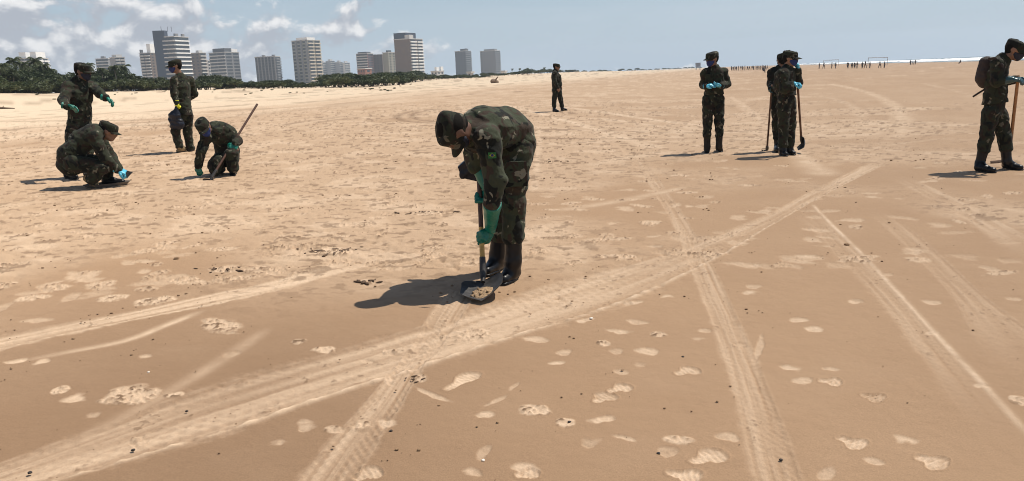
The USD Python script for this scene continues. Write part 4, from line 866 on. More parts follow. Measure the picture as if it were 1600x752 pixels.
def shovel(label, top, bot, blade_dir, face, handle=WOODH, blade=(.27, .23), lower=None, split=.55, r=.016):
    """long-handled shovel: handle from top to bot, dished blade from bot along blade_dir, its hollow side towards face"""
    t = thing('shovel', label, 'shovel', None, bot); o = bot; ax_ = unit(bot - top)
    if lower is None: obj('handle', rod(top, bot - ax_ * .10, r, r * 1.05, 14), handle, t, smooth=50, origin=o)
    else:
        mid = top * (1 - split) + bot * split
        obj('handle', rod(top, mid, r, r, 14), handle, t, smooth=50, origin=o); tag(obj('handle', rod(mid, bot - ax_ * .09, r * 1.02, r * 1.08, 14), lower, t, smooth=50, origin=o), 'worn yellow lower handle')
    obj('socket', tube([bot - ax_ * .16, bot - ax_ * .06, bot + unit(blade_dir) * .05], [r * 1.25, r * 1.45, r * .9], 12), IRON, t, smooth=50, origin=o)
    b = unit(blade_dir); f = unit(np.asarray(face) - b * (np.asarray(face) @ b)); w = np.cross(b, f); L, W = blade; v = []; nu, nv = 15, 13
    for lay in (0, -.004):
        for i in range(nu):
            u = i / (nu - 1); hw = W / 2 * (min(1, (u / .10) ** .5 * .9 + .1) if u < .10 else 1) * (1 if u < .55 else max(1 - ((u - .55) / .45) ** 2.2 * .97, .02))
            for k in range(nv):
                x = -1 + 2 * k / (nv - 1); z = .055 * (abs(x) ** 2.0) * min(1, hw / W * 2) + .03 * max(0, .25 - u) / .25 + .03 * max(0, u - .6) - .035
                v.append(bot + b * u * L + w * x * hw + f * (z + lay))
    n = nu * nv; ff = []
    for l_ in (0, 1):
        for i in range(nu - 1):
            for k in range(nv - 1):
                q = l_ * n + i * nv + k; a = [[q, q + 1, q + nv + 1], [q, q + nv + 1, q + nv]]; ff += a if l_ else [x[::-1] for x in a]
    rim = [i * nv for i in range(nu)] + [(nu - 1) * nv + k for k in range(nv)] + [i * nv + nv - 1 for i in range(nu)][::-1] + list(range(nv))[::-1]
    for a, c in zip(rim, rim[1:] + rim[:1]):
        if a != c: ff += [[a, c, c + n], [a, c + n, a + n]]
    obj('blade', (np.array(v), ff), IRON, t, smooth=40, origin=o)
    return t, b, f, w
def hoe(label, top, bot, blade_dir, handle=WOODT, size=(.24, .16), r=.017, metal=None):
    """hoe: straight handle through an eye, flat blade out to one side"""
    t = thing('hoe', label, 'hoe', None, bot); ax_ = unit(bot - top); b = unit(blade_dir); w = np.cross(ax_, b); o = bot
    obj('handle', rod(top, bot + ax_ * .02, r, r * 1.1, 14), handle, t, smooth=50, origin=o)
    obj('eye', rod(bot - ax_ * .035, bot + ax_ * .03, r * 1.75, r * 1.75, 14), IRON, t, smooth=50, origin=o)
    L, W = size; v = []
    for lay in (-1, 1):
        for i in range(7):
            u = i / 6; hw = W / 2 * (.45 + .55 * min(1, u * 2.2))
            for k in range(5): x = -1 + k / 2; v.append(bot + b * (u * L + r) + w * x * hw + ax_ * (.02 * u + .012 * x * x * u + lay * (.006 - .004 * u)))
    ff = []; n = 35
    for l_ in (0, 1):
        for i in range(6):
            for k in range(4): q = l_ * n + i * 5 + k; a = [[q, q + 1, q + 6], [q, q + 6, q + 5]]; ff += a if l_ else [x[::-1] for x in a]
    rim = [i * 5 for i in range(7)] + [30 + k for k in range(5)] + [i * 5 + 4 for i in range(7)][::-1] + list(range(5))[::-1]
    for a, c in zip(rim, rim[1:] + rim[:1]):
        if a != c: ff += [[a, c, c + n], [a, c + n, a + n]]
    obj('blade', (np.array(v), ff), metal or IRON, t, smooth=30, origin=o); return t
# ================================================================ the people
# --- the digger in the middle, bent over a shovel
s = Fig('person in camouflage and green gauntlets bent double over a yellow shovel', 795, 432, 0, SKIN_DARK)
J = s.J; fwd = s.D(-.90, -.42, 0)
pel, wai, che = J(800, 220, 0), J(793, 202, -.06), J(764, 202, -.20)
neck = J(728, 209, -.34); hd = J(711, 205, -.42)
shN, shF = J(762, 216, -.42), J(737, 210, -.06)
s.torso(pel, wai, che, neck, shN, shF, s.D(-.35, -.2, -.85), 1.06)
s.jacket += [(J(785, 196, -.05), J(750, 196, -.22), .13, .12), (J(806, 214, .0), J(806, 236, .0), .155, .15, fwd, .80)]
elN = J(774, 278, -.44); wrN = J(764, 330, -.46)
s.arm(shN, elN, J(768, 318, -.45), 1.12)
elF = J(741, 246, -.02); wrF = J(744, 280, -.12); s.arm(shF, elF, J(742, 262, -.08), 1.0)
knN, anN = J(803, 312, -.12), J(802, 408, -.13); knF, anF = J(784, 312, .12), J(777, 398, .16)
s.leg(J(806, 232, -.09), knN, anN, 1.08, .62); s.leg(J(800, 232, .10), knF, anF, 1.04, .62)
s.boot(knN, anN, hit(806, 434), hit(788, 444), shaft=.80, r=1.08); s.boot(knF, anF, hit(782, 420), hit(756, 433), shaft=.80, r=1.05)
s.head(hd, s.D(-.80, -.52, .22), s.D(-.10, .10, -1), mask=MASK_DARK, brim=.062, drop=.035, cs=.93)
hb = hit(756, 452); hb = hb + V(0, 0, .065); htop = J(748, 268, -.05)
ax_ = unit(hb - htop)
def on(p, o=0): return htop + ax_ * ((p - htop) @ ax_) + o
gN = J(757, 356, -.5); hN = htop + ax_ * ((gN - htop) @ ax_)
for wr_, c_, pt, cuffp, cr in ((wrN, 0, (754, 366), J(769, 318, -.45), .064), (wrF, 1, (747, 297), J(742, 250, -.05), .054)):
    P = J(*pt, -.3); q = htop + ax_ * ((P - htop) @ ax_)
    d = unit(ax_ * .75 + s.D(-.25, -.15, 0)); side = unit(np.cross(ax_, s.r)); pal = s.D(-.55, .8 if c_ == 0 else -.6, 0)
    pal = unit(pal - ax_ * (pal @ ax_)); d = unit(ax_ * .55 + np.cross(pal, ax_) * (.8 if c_ == 0 else -.8))
    w_ = q - pal * .034 - d * .075
    s.hand(w_, d, pal, GREEN, curl=.95, thumb=-1 if c_ == 0 else 1, grip=True, cuff=cuffp, cuff_r=cr, h=.004, spread=.04)
    s.arms_ = w_
flap = [J(744, 236, .02), J(715, 262, .05), J(721, 279, .05), J(746, 283, .04), J(752, 250, 0)]
s.jacket += [(J(748, 225, -.1), J(752, 240, -.08), .10, .09)]
fl = np.array(flap + [p + s.n * .05 + V(0, 0, .006) for p in flap]); hull_ = trimesh.convex.convex_hull(fl).subdivide().subdivide().subdivide()
hv = np.array(hull_.vertices); s.put('jacket_tail', (hv + (meshkit.fbm(hv * 22, 3, 6)[:, None] - .5) * .03, hull_.faces), BAG)
s.finish(.008, .015)
pocket(s, J(806, 272, -.235), s.D(.2, -.05, 1) * 0 + s.r, V(0, 0, 1), s.D(.15, -1, 0), .15, .17)
# sleeve flag and belt
p_ = J(769, 243, -.56); s.put('belt', tube([J(786, 200, -.22), J(806, 205, -.18), J(826, 214, -.05), J(822, 206, .12), J(800, 196, .16)], .012, 6), RUBBER)
fr, fo = s.D(1, -.1, 0), s.D(.1, -1, .1)
for z_, (w_, h_, c_) in enumerate(((.052, .038, (.02, .12, .03)), (.040, .026, (.30, .27, .03)), (.018, .018, (.01, .02, .12)))):
    a = np.linspace(0, 2 * np.pi, 5 if z_ < 2 else 13)[:-1] + (np.pi / 4 if z_ == 0 else 0); k_ = 2 ** .5 if z_ == 0 else 1
    pts = [p_ + fr * math.cos(t) * w_ / 2 * k_ + V(0, 0, 1) * math.sin(t) * h_ / 2 * k_ + fo * (.004 + z_ * .0025) for t in a]
    pts = pts + [q - fo * .004 for q in pts]; s.put('sleeve_patch', trimesh.convex.convex_hull(np.array(pts)), plain('patch_cloth' + ('_%03d' % z_ if z_ else ''), c_, rough=.85, vary=.1), smooth=False)
bd = unit(s.D(.05, -1.0, -.16)); bd = unit(hit(750, 488) + V(0, 0, .045) - hb)
sh, b_, f_, w_ = shovel('shovel with a yellow worn handle and a sand-filled round blade', htop, hb, bd, V(0, 0, 1) - s.r * .22 - s.n * .1, WOODH, (.38, .29), WOODY, .52, .017)
pile = thing('sand_heap', 'little heap of damp sand lying in the round shovel blade', 'sand', None, hb)
c_ = hb + b_ * .19 + w_ * .01 - f_ * .030; hp = trimesh.creation.icosphere(4, 1.0); pv_ = np.array(hp.vertices); nz_ = meshkit.fbm(pv_ * 3.1, 4, 8)[:, None]
pv_ = pv_ * (.75 + .5 * nz_); pm_ = c_ + pv_[:, :1] * w_ * .085 + pv_[:, 1:2] * b_ * .11 + pv_[:, 2:] * f_ * .016
obj('heap', (pm_, hp.faces), plain('heaped_sand', (.27, .18, .10), rough=.95, vary=.5, scale=40, bump=.01, bscale=60), pile, smooth=True, origin=hb)
rg = np.random.default_rng(4)
for k in range(9):
    cl = trimesh.creation.icosphere(2, 1.0); cv = np.array(cl.vertices); cv = cv * (.7 + .6 * meshkit.noise(cv * 2 + k)[:, None]) * rg.uniform(.005, .011)
    obj('clod', (cv + c_ + w_ * rg.uniform(-.07, .07) + b_ * rg.uniform(-.07, .07) + f_ * .016, cl.faces), sand_mat if False else '/World/Looks/heaped_sand', pile, smooth=40, origin=hb)

# --- standing digger at the left with spread hands
s = Fig('person standing with both green-gloved hands spread, left of everyone', 112, 279, 1, SKIN_DARK)
J = s.J
pel, wai, che, neck = J(124, 199, 0), J(125, 178, -.01), J(125, 150, -.03), J(125, 126, -.03)
shL, shR = J(106, 136, -.08), J(142, 135, .06)
s.torso(pel, wai, che, neck, shL, shR, s.D(.55, -.8, 0), 1.02, J(127, 206, 0))
elL = s.reach(shL, 99, 158, .27, -1); wrL = s.reach(elL, 104, 166, .22, -1); s.arm(shL, elL, wrL)
elR = s.reach(shR, 156, 146, .28, -1); wrR = J(165, 153, (elR - s.foot) @ s.n - .12); s.arm(shR, elR, wrR)
s.hand(wrL, s.D(.9, -.2, -.25), s.D(.2, -.6, -.8), GREEN, .35, 1, cuff=wrL - s.D(.9, -.2, -.25) * .06, cuff_r=.047)
s.hand(wrR, s.D(.75, -.3, -.55), s.D(-.4, -.3, -.8), GREEN, .45, 1, cuff=wrR - s.D(.75, -.3, -.2) * .06, cuff_r=.047)
for hx, kx, ax2, tx, dd in ((116, 110, 106, 112, -.06), (133, 136, 137, 146, .10)):
    kn, an = J(kx, 237, dd - .04), J(ax2, 271, dd); s.leg(J(hx, 205, dd * .7), kn, an, 1.05, .72); hl = hit(ax2 - 2, 278 - dd * 18); s.boot(kn, an, hl, hl + s.D(.45, -.85, 0) * .28)
s.head(J(130, 113, -.05), s.D(.10, -.05, 1), s.D(.78, -.62, -.16), mask=MASK_DARK)
for q in (117, 134): pocket(s, J(q, 150, -.12 if q < 120 else -.06), s.D(.8, .55, 0), V(0, 0, 1), s.D(.55, -.8, 0), .12, .12)
s.finish()

# --- crouching digger in front of him
s = Fig('person crouching low with a light blue glove, scooping at the sand', 150, 292, 2, SKIN)
J = s.J
pel, wai, che, neck = J(113, 249, .02), J(118, 232, 0), J(143, 213, -.03), J(158, 208, -.04)
shN, shF = J(147, 214, -.20), J(152, 210, .14)
s.torso(pel, wai, che, neck, shN, shF, s.D(.72, -.15, -.65), 1.06); s.jacket += [(J(112, 243, 0), J(112, 254, 0), .17, .175), (J(125, 219, 0), J(145, 211, -.02), .13, .12)]
elN = J(165, 249, -.24); wrN = J(184, 266, -.22); s.arm(shN, elN, wrN, 1.08)
elF = J(174, 244, .16); wrF = J(186, 264, -.02); s.arm(shF, elF, wrF)
s.hand(wrN, s.D(.85, -.1, -.5), s.D(-.1, .3, -.9), BLUEG, .7, 1, grip=True, cuff=wrN - s.D(.85, -.1, -.4) * .05, cuff_r=.046)
s.hand(wrF, s.D(.8, -.3, -.5), s.D(-.3, .2, -.9), BLUEG, .6, -1, cuff=wrF - s.D(.8, -.3, -.4) * .05, cuff_r=.044)
for dd, kx, ky, ax2, ay, hx, hy in ((-.17, 160, 262, 141, 283, 131, 284), (.15, 168, 252, 166, 278, 160, 288)):
    kn, an = J(kx, ky, dd - .05), J(ax2, ay, dd); s.leg(J(113, 255, dd * .7), kn, an, 1.12, .8)
    if dd < 0: hl = J(130, 281, dd); tp = hit(146, 294); s.boot(kn, an, hl, tp + V(0, 0, .01), SOLE, lift=1, shaft=.5)
    else: hl = hit(hx + 2, hy + 1); s.boot(kn, an, hl, hl + s.D(.9, -.3, 0) * .28, shaft=.5)
s.head(J(169, 206, -.05), s.D(.30, -.05, .9), s.D(.80, -.25, -.55), mask=None, brim=.06)
s.finish()
ga = wrN + s.D(.85, -.1, -.5) * .09
t = thing('hand_scoop', 'dark pointed hand scoop held in the light blue glove', 'scoop', None, ga); o_ = ga
tip = J(208, 269, -.26); obj('handle', rod(ga - s.D(.4, 0, .1) * .05, ga + unit(tip - ga) * .05, .013, .012, 10), WOODH, t, smooth=50, origin=o_)
dv = unit(tip - ga); sw = unit(np.cross(dv, V(.2, 1, .3))); q0 = J(198, 279, -.27)
pl = [ga + dv * .03 + sw * .03, tip, tip + (q0 - tip) * .35, q0, ga + dv * .02 - sw * .06]; pl = np.array(pl + [p + s.n * .02 for p in pl]); obj('blade', trimesh.convex.convex_hull(pl), IRON, t, origin=o_)
# flat tray of sand at his feet
tr0 = hit(168, 291); t = thing('shallow_tray', 'shallow dark tray lying in front of the crouching figure\'s boots', 'tray', None, tr0); o_ = tr0
vv, ff = [], []; ex, ey = s.D(1, .1, 0), s.D(-.1, 1, 0)
for k, (r_, z_) in enumerate(((.0, .012), (.20, .012), (.235, .045), (.25, .045), (.21, .004), (0, .004))):
    for a in np.linspace(0, 2 * np.pi, 24, endpoint=False): vv.append(tr0 + ex * math.cos(a) * r_ * 1.15 + ey * math.sin(a) * r_ * .7 + V(0, 0, z_))
for k in range(5):
    for a in range(24): b2 = (a + 1) % 24; ff += [[k * 24 + a, k * 24 + b2, k * 24 + 24 + b2], [k * 24 + a, k * 24 + 24 + b2, k * 24 + 24 + a]]
obj('rim', (np.array(vv), ff), plain('grey_brown_plastic', (.10, .085, .07), rough=.6), t, smooth=40, origin=o_)

# --- walker with yellow gloves and a dark bag
s = Fig('person walking away with one yellow glove and a dark plastic bag', 290, 238, 3, SKIN)
J = s.J
pel, wai, che, neck = J(287, 172, 0), J(286, 158, -.01), J(285, 137, 0), J(281, 119, .0)
shL, shR = J(272, 126, -.08), J(297, 126, .10)
s.torso(pel, wai, che, neck, shL, shR, s.D(-.80, .55, 0), 1.0, J(287, 179, 0))
elL = J(272, 147, -.16); wrL = J(276, 160, -.22); s.arm(shL, elL, wrL)
elR = s.reach(shR, 304, 147, .29, 1); wrR = J(293, 157, .24); s.arm(shR, elR, wrR)
s.hand(wrL, s.D(.05, -.1, -1), s.D(.6, .8, 0), YELLOWG, .8, 1, grip=True, cuff=wrL + V(0, 0, .04), cuff_r=.045)
s.hand(wrR, s.D(-.9, .1, -.2), s.D(0, -.6, -.6), YELLOWG, .5, -1)
for hx, kx, ky, ax2, ay, dd, hh, tt in ((281, 274, 205, 280, 229, -.06, (290, 237), (277, 239)), (293, 293, 207, 297, 230, .10, (302, 235), (290, 239))):
    kn, an = J(kx, ky, dd), J(ax2, ay, dd); s.leg(J(hx, 182, dd * .7), kn, an, 1.0, .95); s.boot(kn, an, hit(*hh), hit(*tt), SOLE if dd < 0 else DUSTY, shaft=.3)
s.head(J(273.5, 104, -.02), s.D(-.04, 0, 1), s.D(-.97, -.2, -.05), mask=MASK_BLUE, cap=True)
s.finish()
gb = wrL + V(0, 0, -.09)
t = thing('plastic_bag', 'full dark plastic bag hanging from the yellow glove', 'bag', None, gb); o_ = gb
bg = blob([(gb + V(0, 0, .02), J(275, 180, -.22), .018, .07), (J(273, 180, -.2), J(279, 194, -.2), .09, .10, s.n, .7), (J(268, 182, -.16), J(271, 196, -.16), .06, .065)], .01, .015, .016, (), 13, 4); obj('sack', bg, BAG, t, smooth=True, origin=o_)
obj('knot', blob([(gb + V(0, 0, .0), gb + V(0, 0, .07), .016, .03)], .006, .004, .006, (), 40, 2), BAG, t, smooth=True, origin=o_)

# --- kneeling digger with a long-handled shovel
s = Fig('person kneeling with a green glove on the sand and a shovel across the knee', 348, 273, 4, SKIN)
J = s.J
pel, wai, che, neck = J(354, 240, .10), J(353, 227, .04), J(345, 208, -.10), J(331, 204, -.20)
shL, shR = J(322, 214, -.24), J(360, 207, -.10)
s.torso(pel, wai, che, neck, shL, shR, s.D(-.40, -.75, -.5), 1.04); s.jacket += [(J(352, 214, .05), J(335, 203, -.12), .12, .11), (J(356, 236, .06), J(356, 246, .06), .16, .155)]
elL = J(314, 238, -.28); wrL = J(310, 259, -.26); s.arm(shL, elL, wrL, 1.05)
elR = J(371, 221, -.14); s_h = J(361, 226, -.32); wrR = J(367, 225, -.26); s.arm(shR, elR, wrR, 1.05)
s.hand(wrL, s.D(0, -.1, -1), s.D(.3, .8, 0), GREEN, .35, 1, cuff=wrL + V(0, 0, .07), cuff_r=.05, size=.9)
for dd, hx, hy, kx, ky, ax2, ay, hh, tt in ((-.05, 360, 246, 362, 240, 364, 266, (366, 271), (363, 275.5)), (.06, 347, 246, 335, 258, 345, 264, None, None)):
    kn = J(kx, ky, dd - .22); an = J(ax2, ay, dd - (.18 if hh else -.16)); s.leg(J(hx, hy, dd), kn, an, 1.1, .85)
    if hh: s.boot(kn, an, hit(*hh), hit(*tt), shaft=.5)
    else: a_ = ground_at(an[0], an[1]); an[2] = a_ + .12; s.boot(kn, an, an + V(0, 0, -.02) + s.n * .05, V(an[0], an[1], a_ + .01) - s.n * .16 + s.r * -.04, lift=1, shaft=.3, sole=False)
s.trs += [(J(340, 252, -.22), J(336, 266, -.24), .09, .075)]
s.head(J(319, 200, -.28), s.D(-.42, -.35, .78), s.D(-.1, -.75, -.62), mask=MASK_BLUE, brim=.06)
top_, bot_ = J(402, 163, .12), J(341, 261, -.42); axh = unit(bot_ - top_); q = top_ + axh * ((s_h - top_) @ axh)
pal = unit(s.D(-.2, .9, -.2) - axh * (s.D(-.2, .9, -.2) @ axh)); d_ = unit(np.cross(axh, pal)); d_ = d_ if d_ @ (wrR - q) < 0 else -d_
s.hand(q - pal * .035 - d_ * .07, d_, pal, GREEN, .95, 1, grip=True, cuff=wrR + unit(wrR - elR) * -.02, cuff_r=.048, spread=.04)
s.finish()
gb_ = V(bot_[0], bot_[1], ground_at(bot_[0], bot_[1]))
bot2 = top_ + axh * ((top_[2] - gb_[2] - .01) / -axh[2])
shovel('long shovel lying over the kneeling figure\'s thigh with its handle in the air', top_, bot2, axh * .9 + V(0, 0, -.5), s.D(-.4, -.8, .3), WOODH, (.24, .19))

# --- lone walker in the middle distance
s = Fig('person bareheaded and alone, walking to the right in the middle distance', 872, 174.5, 5, SKIN)
J = s.J
pel, wai, che, neck = J(869.5, 137, 0), J(868.5, 131, 0), J(867.5, 120, 0), J(868, 111.5, 0)
shL, shR = J(867, 115, -.19), J(868, 114, .18)
s.torso(pel, wai, che, neck, shL, shR, s.D(1, -.1, 0), 1.08, J(869, 142.5, 0)); s.jacket += [(J(871, 121, 0), J(872, 132, 0), .13, .14)]
el = J(867, 128, -.26); wr = J(872, 137, -.26); s.arm(shL, el, wr); s.hand(wr, s.D(.35, 0, -.95), s.D(-.4, .9, 0), None, .4, 1, h=.006)
el = J(871, 127, .26); wr = J(875, 135, .26); s.arm(shR, el, wr); s.hand(wr, s.D(.35, 0, -.95), s.D(-.4, -.9, 0), None, .4, 1, h=.006)
for hx, kx, ax2, dd, hh, tt in ((868, 866, 866, -.09, (864.5, 174.8), (873, 175.2)), (873, 876, 878.5, .10, (877, 172.8), (886, 173.2))):
    kn, an = J(kx, 155, dd), J(ax2, 169.5, dd); s.leg(J(hx, 143, dd), kn, an, 1.02, .75); s.boot(kn, an, hit(*hh), hit(*tt), shaft=.5)
s.head(J(869.8, 105.2, 0), s.D(0, 0, 1), s.D(1, -.25, 0), mask=None, cap=True, brim=.05)
s.finish(.011, .012)

# --- the one looking at his gloves
s = Fig('person facing us in a dark cap, pressing two light blue gloves together', 1114, 238.5, 6, SKIN)
J = s.J
pel, wai, che, neck = J(1115, 152, 0), J(1115.5, 137, -.01), J(1116, 119, 0), J(1116, 106, 0)
shL, shR = J(1101.5, 114, -.02), J(1131, 113, .05)
s.torso(pel, wai, che, neck, shL, shR, s.D(-.15, -1, 0), .98, J(1115, 148, 0))
elL = J(1099, 134, .02); wrL = s.reach(elL, 1103, 135, .22, -1); s.arm(shL, elL, wrL)
elR = J(1136, 132, .06); wrR = s.reach(elR, 1127, 134, .24, -1); s.arm(shR, elR, wrR)
mid_ = J(1113, 134, -.24)
s.hand(wrL, unit(mid_ - wrL + V(0, 0, .02)), V(0, 0, -1) + s.D(.5, 0, 0), BLUEG, .35, 1, cuff=wrL - unit(mid_ - wrL) * .04, cuff_r=.042)
s.hand(wrR, unit(mid_ - wrR + V(0, 0, -.01)), V(0, 0, .8) + s.D(-.4, -.3, 0), BLUEG, .5, 1, cuff=wrR - unit(mid_ - wrR) * .04, cuff_r=.042)
for hx, kx, ax2, dd, hh, tt in ((1107, 1105, 1105, -.02, (1105, 236.5), (1103.5, 241.5)), (1122.5, 1124, 1123.5, .03, (1122, 235.5), (1129, 239.5))):
    kn, an = J(kx, 190, dd - .03), J(ax2, 229, dd); s.leg(J(hx, 156, dd), kn, an, .98, .55); s.boot(kn, an, hit(*hh), hit(*tt), DUSTY, shaft=.6)
s.head(J(1112.5, 93, -.03), s.D(-.02, -.06, 1), s.D(-.72, -.66, -.14), mask=MASK_BLUE)
for q in (1107.5, 1124): pocket(s, J(q, 121, -.135), s.r, V(0, 0, 1), s.D(-.15, -1, 0), .12, .11)
s.finish()

# --- the pair further right: the hidden one first, then the one with a hand at his mouth
s = Fig('person mostly hidden behind the one with a hand at the mouth, leaning on a hoe', 1217, 238.5, 7, SKIN_DARK)
J = s.J
pel, wai, che, neck = J(1219, 154, .30), J(1219, 140, .30), J(1218, 122, .30), J(1220, 108, .30)
shL, shR = J(1206, 114, .26), J(1231, 115, .36)
s.torso(pel, wai, che, neck, shL, shR, s.D(-.5, .8, 0), .98, J(1219, 150, .3))
elL = J(1204.5, 131, .22); wrL = J(1205, 139, .04); s.arm(shL, elL, wrL)
elR = J(1236, 133, .42); wrR = J(1230, 140, .2); s.arm(shR, elR, wrR); s.hand(wrR, s.D(-.8, -.4, -.2), s.D(0, -.4, -.9), DARKG, .5, 1)
for hx, kx, ax2, dd, hh, tt in ((1214, 1214, 1215, .26, (1216, 239), (1213, 237.5)), (1225, 1225, 1225, .34, (1226, 238.5), (1224, 237))):
    kn, an = J(kx, 192, dd), J(ax2, 230, dd); s.leg(J(hx, 158, dd), kn, an, 1, .6); s.boot(kn, an, hit(*hh), hit(*tt), shaft=.65)
s.head(J(1223, 95, .30), s.D(0, 0, 1), s.D(-.4, .9, -.05), mask=MASK_DARK)
ht_, hb_ = J(1206, 133, .0), hit(1198.5, 235) + V(0, 0, .035); axh = unit(hb_ - ht_); q = ht_ + axh * .07
pal = unit(s.D(.3, -.8, 0) - axh * (s.D(.3, -.8, 0) @ axh)); d_ = unit(np.cross(axh, pal)); d_ = d_ if d_ @ s.r < 0 else -d_
s.hand(q - pal * .034 - d_ * .07, d_, pal, DARKG, .95, 1, grip=True)
s.finish()
hoe('hoe with a thin brown handle left of the pair, blade flat to the left', ht_, hb_, unit(hit(1186, 231) + V(0, 0, .05) - hb_), WOODH, (.13, .13), .015)
t = thing('water_canteen', 'tan canteen slung at the hip of the half hidden figure', 'canteen', None, J(1203, 130, .25)); o_ = J(1203, 130, .25)
obj('flask', blob([(o_, o_ + V(0, 0, -.08), .05, .055, s.r, .6)], .007, .01, .004, (), 20, 2), plain('tan_canvas', (.20, .15, .08), rough=.85, vary=.3, scale=30), t, smooth=True, origin=o_)
obj('lid', rod(o_ + V(0, 0, .04), o_ + V(0, 0, .075), .018, sides=12), RUBBER, t, origin=o_)

s = Fig('person in profile with a light blue gloved hand at the mouth, other on a shovel', 1228, 243, 8, SKIN)
J = s.J
pel, wai, che, neck = J(1229, 154, 0), J(1229, 140, 0), J(1228, 121, -.01), J(1231, 106, -.02)
shN, shF = J(1224, 115, -.18), J(1235, 113, .16)
s.torso(pel, wai, che, neck, shN, shF, s.D(.93, -.35, 0), 1.04, J(1229, 151, 0)); s.jacket += [(J(1222, 120, .02), J(1221, 136, .02), .12, .12)]
elN = J(1226, 139, -.24); wrN = J(1239, 138, -.28); s.arm(shN, elN, wrN, 1.05)
elF = J(1248, 130, .16); wrF = J(1247, 109, .02); s.arm(shF, elF, wrF, .95)
s.hand(wrF, s.D(-.05, -.1, 1), s.D(-.9, -.2, 0), BLUEG, .55, 1, cuff=wrF - V(0, 0, .04), cuff_r=.042, size=.85)
for hx, kx, ax2, dd, hh, tt in ((1225, 1224, 1223, -.07, (1220, 242.5), (1229, 245)), (1233, 1235, 1234, .08, (1231, 240.5), (1241, 243)), ):
    kn, an = J(kx, 193, dd), J(ax2, 234, dd); s.leg(J(hx, 158, dd), kn, an, 1.06, .8); s.boot(kn, an, hit(*hh), hit(*tt), shaft=.4)
s.head(J(1235, 92, -.03), s.D(.03, -.02, 1), s.D(.95, -.30, -.08), mask=MASK_BLUE)
ht_, hb_ = J(1246.5, 135, -.26), hit(1252, 238) + V(0, 0, .16); axh = unit(hb_ - ht_); q = ht_ + axh * .03
pal = V(0, 0, -1); d_ = s.D(.8, -.2, 0)
s.hand(ht_ - d_ * .06 + V(0, 0, .035), d_, V(0, 0, -1), BLUEG, .8, 1, grip=True, cuff=ht_ - d_ * .10 + V(0, 0, .03), cuff_r=.042)
s.arm(shN, elN, ht_ - d_ * .09 + V(0, 0, .03), 1.05)
s.finish()
shovel('upright shovel with a dark blade at the right side of the pair', ht_, hb_, hit(1259, 247) + V(0, 0, .015) - hb_, s.D(-.6, -.75, .2), WOODH, (.27, .21), r=.017)

# --- the one at the right edge, looking down over a hoe
s = Fig('person at the right edge with a brown backpack, head bowed, leaning on a hoe', 1560, 267, 9, SKIN)
J = s.J
pel, wai, che, neck = J(1554, 166, 0), J(1555, 148, 0), J(1556, 119, 0), J(1570, 94, -.02)
shN, shF = J(1559, 101, -.17), J(1566, 99, .17)
s.torso(pel, wai, che, neck, shN, shF, s.D(1, -.12, -.12), 1.04, J(1554, 162, 0))
elN = J(1557, 128, -.24); wrN = J(1580, 125, -.26); s.arm(shN, elN, J(1568, 126.5, -.25), 1.05)
elF = J(1566, 128, .22); wrF = J(1588, 124, .02); s.arm(shF, elF, wrF, 1.0)
ht_, hb_ = J(1591, 119, -.2), hit(1575, 262) + V(0, 0, .09); axh = unit(hb_ - ht_)
s.hand(wrN, s.D(1, .1, .02), s.D(0, .35, -.9), DARKG, .55, -1, cuff=J(1560, 127.5, -.25), cuff_r=.056)
s.hand(wrF, s.D(.95, -.3, .05), s.D(0, -.2, -.9), DARKG, .5, 1, cuff=wrF - s.D(1, 0, 0) * .14, cuff_r=.052)
for hx, hy, kx, ky, ax2, ay, dd, hh, tt in ((1548, 178, 1541, 216, 1531, 256, -.10, (1525, 268), (1556, 271)), (1560, 178, 1570, 216, 1573, 252, .10, (1568, 264), (1598, 267))):
    kn, an = J(kx, ky, dd), J(ax2, ay, dd); s.leg(J(hx, hy, dd), kn, an, 1.0, .45); s.boot(kn, an, hit(*hh), hit(*tt), shaft=.68, r=1.05)
s.head(J(1586, 79, -.03), s.D(.30, -.04, .95), s.D(.82, -.18, -.52), mask=MASK_DARK, brim=.07)
s.finish()
hoe('hoe with a pale wooden handle held by the figure at the right edge', ht_, hb_, unit(s.D(-1, -.15, .02)), WOODT, (.19, .06), .019, RUST)
bc = J(1539, 113, -.02)
t = thing('backpack', 'small dark brown backpack on the back of the figure at the right edge', 'backpack', None, bc); o_ = bc
obj('sack', blob([(J(1541, 99, 0), J(1537, 122, 0), .085, .095, s.n, 1.25), (J(1540, 128, 0), J(1541, 112, 0), .085, .08)], .009, .012, .008, (), 14, 3), PACK, t, smooth=True, origin=o_)
obj('strap', tube([J(1540, 139, -.05), J(1530, 145, -.07), J(1520, 151.5, -.08)], [.013, .013, .012], 6), PACK, t, smooth=True, origin=o_)
obj('shoulder_strap', tube([J(1545, 92, -.16), J(1556, 91, -.20), J(1566, 102, -.24), J(1566, 120, -.20)], .018, 6), PACK, t, smooth=True, origin=o_)
